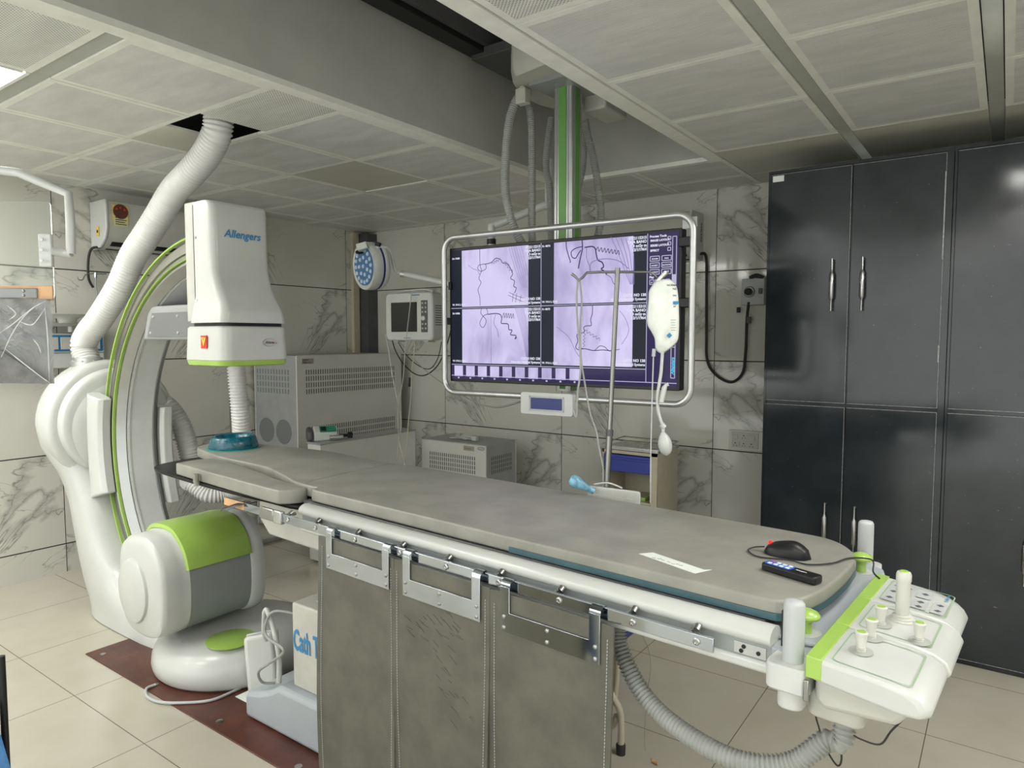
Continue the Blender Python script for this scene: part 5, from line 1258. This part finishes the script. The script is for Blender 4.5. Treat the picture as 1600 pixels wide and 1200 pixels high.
for i, zf in enumerate((.77,.68,.59,.34,.25)):
    for xf_ in (.80, .865): 
        c = fr(xf_, 0, zf, 0)[0]; MB(QM).lathe([(.0065,0),(.0065,.002)], (c[0], -.003, c[2]), (0,-1,0), 12).build('button', lgrey, bo)
c = fr(.83,0,.46,0)[0]; MB(QM).lathe([(.017,0),(.016,.012),(.013,.014)], (c[0], -.003, c[2]), (0,-1,0), 24).build('rotary_knob', white, bo)
m = MB(QM); m.tube([V((-wm*.36, .05, hm*.5)), V((-wm*.30, .05, hm*.535)), V((wm*.25, .05, hm*.56)), V((wm*.42, .05, hm*.50))], .009, 10, smooth=5); m.build('carry_handle', white, po)
m = MB(QM)
for i in range(9): m.box((wm/2-.0005, .03, -.06+i*.016), (wm/2+.0008, .10, -.054+i*.016))
m.build('side_vents', vent, po)
MB(QM).box((wm*.08, -.0035, hm*.435), (wm*.24, -.001, hm*.455)).build('maker_mark', blue, po)
MB(QM).box((-wm*.1, -.0035, -hm*.455), (wm*.04, -.001, -hm*.44)).build('maker_mark', blue, po)
for x in (-.32, .32): MB(QM).box((wm*x-.02, .02, -hm/2-.012), (wm*x+.02, .10, -hm/2+.004)).build('foot', white, po, .002)
m = MB(); m.box((cxm+.0, ym+.14, czm-.05), (cxm+.06, YB, czm+.0)); m.build('wall_bracket', dgrey, pm, .004)
def cab(label, pts, r, mt_, y=ym): tag(MB().tube([PY(x, yy_, y) for x, yy_ in pts], r, 6, smooth=8).build('patient_cable', mt_), label, 'cable')
cab('black cable in the widest loop below the patient monitor', [(613,532),(618,548),(630,568),(648,584),(665,586),(683,572),(695,548),(703,522),(706,505)], .0042, rubber)
cab('dark cable in the inner loop below the patient monitor', [(622,534),(635,555),(655,572),(672,576),(684,560),(690,534)], .0032, rubber, ym+.05)
cab('white cable hanging straight from the left corner of the patient monitor', [(602,522),(607,545),(612,580),(620,620),(627,655),(625,680),(621,712),(622,760)], .0036, cream, ym-.02)
cab('thin white cable in front of the patient monitor screen', [(643,455),(641,475),(637,510),(633,545),(630,590),(622,640),(624,690),(632,722),(636,760)], .0030, cream, ym-.03)
cab('olive cable hanging to the lead connector right of the large power cabinet', [(648,535),(646,560),(643,585),(642,620),(638,660),(636,690),(632,722),(630,760)], .0034, ivory)
CP = [(625,535,3.42),(655,570,3.38),(690,598,3.25),(735,625,3.05),(775,637,2.90)]
tag(MB().tube([PY(*c) for c in CP]+[MF @ V((.476, -.04, 1.235))], .0026, 6, smooth=8).build('patient_cable', hoseg), 'thin grey cable crossing from the patient monitor to the small display box', 'cable')
tag(MB().tube([PY(641, 590, ym), PY(640, 604, ym)], .010, 10).build('lead_connector', black), 'small black lead connector on the cables below the patient monitor', 'connector')

# ---------------------------------------------------------------- surgical light
D = 3.95
sl = thing('surgical_light', 'round white surgical light with blue lens face in the room corner', 'surgical light', PD(582, 416, D))
nF = (-FW*.62 - RT*.76 + V((0,0,-.12))).normalized(); c0 = PD(569, 416, D); R_ = .137
m = MB(); m.lathe([(R_*.84,.0),(R_*.97,.004),(R_,-.006),(R_,-.05),(R_*.98,-.055),(R_*.98,-.062),(R_,-.068),(R_,-.085),(R_*.93,-.10),(R_*.6,-.115)], c0, nF, 48)
so_ = m.build('lamp_head', white, sl, sharp=50)
m = MB(); m.lathe([(R_*.985,-.052),(R_*1.004,-.054),(R_*1.004,-.064),(R_*.985,-.066)], c0, nF, 48, caps=False); m.build('blue_band', navy, so_)
ff = MB(); ff.lathe([(R_*.80,.0005),(R_*.80,.006)], c0, nF, 48); fo = ff.build('blue_face', mat('lamp_blue_face', (.05,.16,.34), .3, var=0), so_)
ax = nF.cross(EZ).normalized(); bx_ = ax.cross(nF)
lens = mat('lens_plastic', (.45,.55,.65), .08, var=0, coat=.5)
for n_, rr0 in ((1, 0), (7, .36), (16, .66)):
    for k in range(n_):
        a_ = 2*PI*k/n_; p = c0+(ax*math.cos(a_)+bx_*math.sin(a_))*R_*rr0*1.0+nF*.006
        MB().lathe([(.0125,0),(.011,.003),(.006,.001)], p, nF, 12).build('lens', lens, fo)
MB().tube([PD(587,398,D-.05), PD(590,386,D-.05)], .016, 14).build('swivel', white, sl); MB().tube([PD(590,385,D-.05), PD(592,379,D-.05)], .0165, 14).build('swivel_cap', black, sl)
MB().tube([PD(590,386,D-.05), PD(603,387,D-.03), PD(610,394,D+.0), PD(614,408,D+.03), PD(617,420,D+.03), PD(622,426,D+.03), PD(629,428,D+.02)], .0095, 12, smooth=6).build('bent_arm', white, sl)
MB().tube([PD(626,427.5,D+.02), PD(632,429,D+.02)], .019, 14).build('arm_joint', alu, sl)
MB().tube([PD(630,428,D+.02), PD(700,443,D-.02), PD(770,458,D-.05)], .0175, 16).build('spring_arm', white, sl)
post = PD(768, 400, D-.05)
MB().tube([V((post.x, post.y, PD(768,470,D-.05).z)), V((post.x, post.y, PD(768,352,D-.05).z))], .022, 16).build('pivot_post', white, sl)
MB().tube([V((post.x, post.y, PD(768,382,D-.05).z)), V((post.x, post.y, PD(768,374,D-.05).z))], .026, 16).build('pivot_collar', black, sl)
top = PD(858, 318, D-.12)
MB().tube([PD(768,354,D-.05), top], .022, 16).build('upper_arm', white, sl)
MB().tube([V((top.x, top.y, top.z-.03)), V((top.x, top.y, HC))], .025, 18).build('ceiling_tube', white, sl)
m = MB(); cb2 = PD(567, 386, D-.06); m.obox(cb2, RT*.9+EZ*.25, EZ*.9-RT*.25, FW, (.06, .038, .07)); m.build('camera_box', white, sl, .005)
MB().ball(PD(561, 394, D-.03), (.022, .022, .012)).build('handle_knob', black, sl)

# ---------------------------------------------------------------- left wall: bed head unit, hook bar, lamp tray
bh = thing('bedhead_unit', 'white wall trunking with blue panels and sockets low behind the plastic covered shield', 'wall trunking', (-4.93, 1.7, 1.34))
ya, yb = 1.05, 2.15
MB().box((XL, ya, 1.34), (-4.90, yb, 1.44)).build('lower_trunk', white, bh, .006); MB().box((XL, ya, 1.44), (-4.892, yb, 1.565)).build('upper_trunk', white, bh, .006)
bp = MB().box((-4.893, ya+.02, 1.450), (-4.888, yb-.012, 1.553)).build('blue_panel', mat('panel_blue', (.02,.17,.38), .3, var=0), bh)
for k, (p, q_) in enumerate(((1.45, 1.60), (1.62, 1.80), (1.70+.12, 1.872), (1.885, 2.04), (2.06, 2.12))): MB().box((-4.889, p, 1.462), (-4.882, q_, 1.540)).build('switch_plate', cream, bp, .002)
m = MB(); 
for (y, z) in ((1.97,1.51),(1.957,1.485),(1.983,1.485)): m.lathe([(.004,0),(.004,.001)], (-4.8815, y, z), (1,0,0), 10)
m.build('socket_holes', black, bp)
hk = thing('hook_bar', 'slim chrome rod with curled hooks on the left wall behind the large hose', 'hook', PX(150, 470, -4.9))
e = -4.88; MB().tube([PX(149,430,e), PX(150,450,e), PX(153,470,e), PX(156,500,e)], .006, 8).build('rod', chrome, hk)
MB().tube([PX(121,432,e), PX(123,437,e), PX(129,437,e), PX(133,430,e), PX(140,428,e), PX(158,428,e), PX(166,428,e)], .0035, 8, smooth=5).build('hook', chrome, hk)
MB().tube([PX(149,426,e), PX(149,434,e)], .010, 10).build('hook_hub', chrome, hk)
MB().tube([PX(156,500,e), V((XL+.02, PX(156,500,e).y, 1.60))], .006, 8).build('rod_foot', chrome, hk)
lt = thing('lamp_tray', 'thin white oval lamp tray above the wall trunking on the left wall', 'tray', PX(118, 492, -4.83))
p = PX(105, 491, -4.80)
m = MB(); m.lathe([(.05,-.055),(.055,-.030),(.09,-.012),(.22,-.004),(.225,.0),(.0,.004)][:5]+[(.20,.003)], p, EZ, 40, sc=(.6, 1)); m.build('tray_dish', white, lt, sharp=60)
MB().box((XL, p.y-.12, p.z-.075), (-4.85, p.y+.1, p.z-.05)).build('mounting_arm', cream, lt, .005)
MB().tube([V((-4.86, p.y+.04, p.z-.11)), V((-4.86, p.y+.04, p.z-.075))], .015, 14).build('knob', cream, lt)

# ---------------------------------------------------------------- radiation shield, nearest on the left
DS = 2.0
sh = thing('radiation_shield', 'clear acrylic shield with plastic film hanging from a white arm at the left edge', 'shield', PD(40, 450, DS))
xl_ = -110
nrm = FW.copy(); nrm.z = 0; nrm.normalize()
def S_(x, y, off=0.): p = PD(x, y, DS); return p+nrm*off
tl, tr_ = S_(xl_, 313), S_(78, 315); br_ = S_(78, 600)
hx = V((RT.x, RT.y, 0)); wS = (tr_-tl).dot(hx); z1s_, z0s_ = tr_.z, S_(78, 468).z; zf0 = S_(78, 600).z
o_ = V((tr_.x, tr_.y, 0))-hx*wS
m = MB(); m.prism([(p[0], p[1]) for p in rr(0, z0s_+.004, wS, z1s_, .012, 4)], o_, hx, EZ, nrm*.005); m.build('acrylic_sheet', acrylic, sh)
zo1, zo0 = S_(78, 446).z, S_(78, 469).z
m = MB(); m.prism([(0, zo0), (wS, zo0), (wS, zo1), (0, zo1)], o_, hx, EZ, nrm*-.006); m.build('amber_edge', orange, sh, .002)
zb1, zb0 = S_(50, 450).z, S_(50, 466).z; xb_ = wS-(78-55)*DS/FPX
m = MB(); m.prism([(0, zb0), (xb_, zb0), (xb_, zb1), (0, zb1)], o_-nrm*.006, hx, EZ, nrm*-.006); mo_ = m.build('clamp_bar', mgrey, sh, .003)
for y in (455, 462): MB().ball(S_(42, y, -.013), .0045, 0, 10).build('bolt', steel, mo_)
m = MB(); ax0 = wS-(78-61)*DS/FPX; m.prism([(ax0, S_(70,417).z), (wS+.006, S_(70,417).z), (wS+.006, S_(70,366).z), (ax0, S_(70,366).z)], o_-nrm*.001, hx, EZ, nrm*-.012); mo_ = m.build('arm_plate', white, sh, .003)
for y in (375, 391, 408): MB().lathe([(.005,0),(.005,.002),(.002,.0025)], S_(70, y, -.0135), -nrm, 12).build('screw', steel, mo_)
MB().tube([S_(-130,275,.02), S_(-60,258,.02), S_(20,267,.02), S_(60,284,.02), S_(100,301,.02), S_(103,345,.02), S_(104,396,.02)], .0125, 16).build('white_arm', white, sh, sharp=60)
MB().tube([S_(105,394,.02), S_(92,394,.02), S_(80,392,.0)], .0125, 14).build('arm_stub', white, sh)
# plastic film hanging below
m = MB(); nx, nz = 40, 40; z1_, z0_ = zo0+.004, zf0; vs = []
for j in range(nz+1):
    f = j/nz
    for i in range(nx+1):
        g = i/nx; x = wS*g; z = z1_+(z0_-z1_)*f
        y = -.014-.010*math.sin(9*(g*1.3+f)+1)*f*(1-g*.6)-.006*math.sin(22*(g-f*.8))*(1-f)
        vs.append(o_+hx*x+V((0,0,z))+nrm*y)
m.add(vs, [(j*(nx+1)+i, j*(nx+1)+i+1, (j+1)*(nx+1)+i+1, (j+1)*(nx+1)+i) for j in range(nz) for i in range(nx)], 0, True)
m.build('plastic_film', film, sh, sharp=180)
film_hl = mat('film_highlight_pale', (.62,.64,.63), .15, var=0)  # pale tubes laid on the film as painted highlight streaks
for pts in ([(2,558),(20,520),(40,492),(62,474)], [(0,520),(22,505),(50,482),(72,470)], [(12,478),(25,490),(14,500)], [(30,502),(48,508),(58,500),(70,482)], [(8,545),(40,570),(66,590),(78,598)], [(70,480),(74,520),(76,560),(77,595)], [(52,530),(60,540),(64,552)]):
    MB().tube([PD(x, y, DS-.037) for x, y in pts], [.0008,.0018,.0014,.0006], 6, smooth=5).build('film_highlight', film_hl, sh)
m = MB(); m.add([o_+hx*wS+V((0,0,z0_+.002))-nrm*.012, o_+V((0,0,z0_+.002))-nrm*.012, o_+V((0,0,z0_+(z1_-z0_)*.78))-nrm*.012, o_+hx*(wS*.45)+V((0,0,z0_+(z1_-z0_)*.50))-nrm*.013], [(0,1,2,3)])
m.v = []; m.f = []; qa, qb, qc = S_(-110, 470), S_(78, 599), S_(-110, 599)
m.add([o_+hx*((q_-V((o_.x,o_.y,0))).dot(hx))+V((0,0,q_.z))-nrm*.034 for q_ in (qa, qb, qc)], [(0,2,1)])
m.build('film_fold', mat('folded_film_grey', (.14,.14,.13), .25, var=.2, vs=20, alpha=.82), sh)

# ---------------------------------------------------------------- bottom left corner
tn = thing('trolley_edge', 'black edged trolley corner with a blue cloth cut by the lower left corner', 'trolley', (-1.53, .40, 0))
pz = PD(2, 1025, 1.25)
MB().tube([V((pz.x, pz.y, pz.z)), V((pz.x+.01, pz.y-.005, 0))], .006, 10).build('black_post', black, tn)
m = MB(); m.box((pz.x-.5, pz.y-.45, .03), (pz.x-.008, pz.y-.012, pz.z-.02)); m.build('trolley_box', ivory, tn, .01)
m = MB(); a0 = PD(6, 1090, 1.24); L = []
for j in range(14):
    f = j/13; z = a0.z-.02-f*.6; L.append([V((a0.x+RT.x*(-.06+(.063+.115*f)*g), a0.y+RT.y*(-.06+(.063+.115*f)*g)-.02+.006*math.sin(6*g+3*f), z+.0)) for g in [k/12 for k in range(13)]])
vs = [p for r in L for p in r]+[p+V((0,.004,0)) for r in L for p in r]; n = 13; N = len(L)*n; fs = []
for j in range(13):
    for i in range(12): a = j*n+i; fs += [(a, a+1, a+n+1, a+n), (N+a+1, N+a, N+a+n, N+a+n+1)]
for j in range(13): a = j*n+12; fs.append((a+n, a, N+a, N+a+n))
m.add(vs, fs, 0, True)
tag(m.build('blue_cloth', clothb), 'blue cloth hanging at the lower left corner of the photo', 'cloth')
# amber plug on the floor
pz = PZ(1024, 1190, .008); tag(MB().tube([pz+V((-.012,0,0)), pz+V((.012,-.004,0))], .005, 8).build('cable_plug', orange), 'tiny amber plug lying on the floor below the grey hose', 'plug')
tag(MB().tube([PZ(1020,1187,.006), PZ(1008,1170,.006), PZ(1009,1100,.2), PZ(1012,1010,.6), TM @ V((1.05,.2,.86))], .0012, 5, smooth=6).build('thin_line', hoseg), 'hair thin clear line hanging from the table underside to the amber plug', 'line')
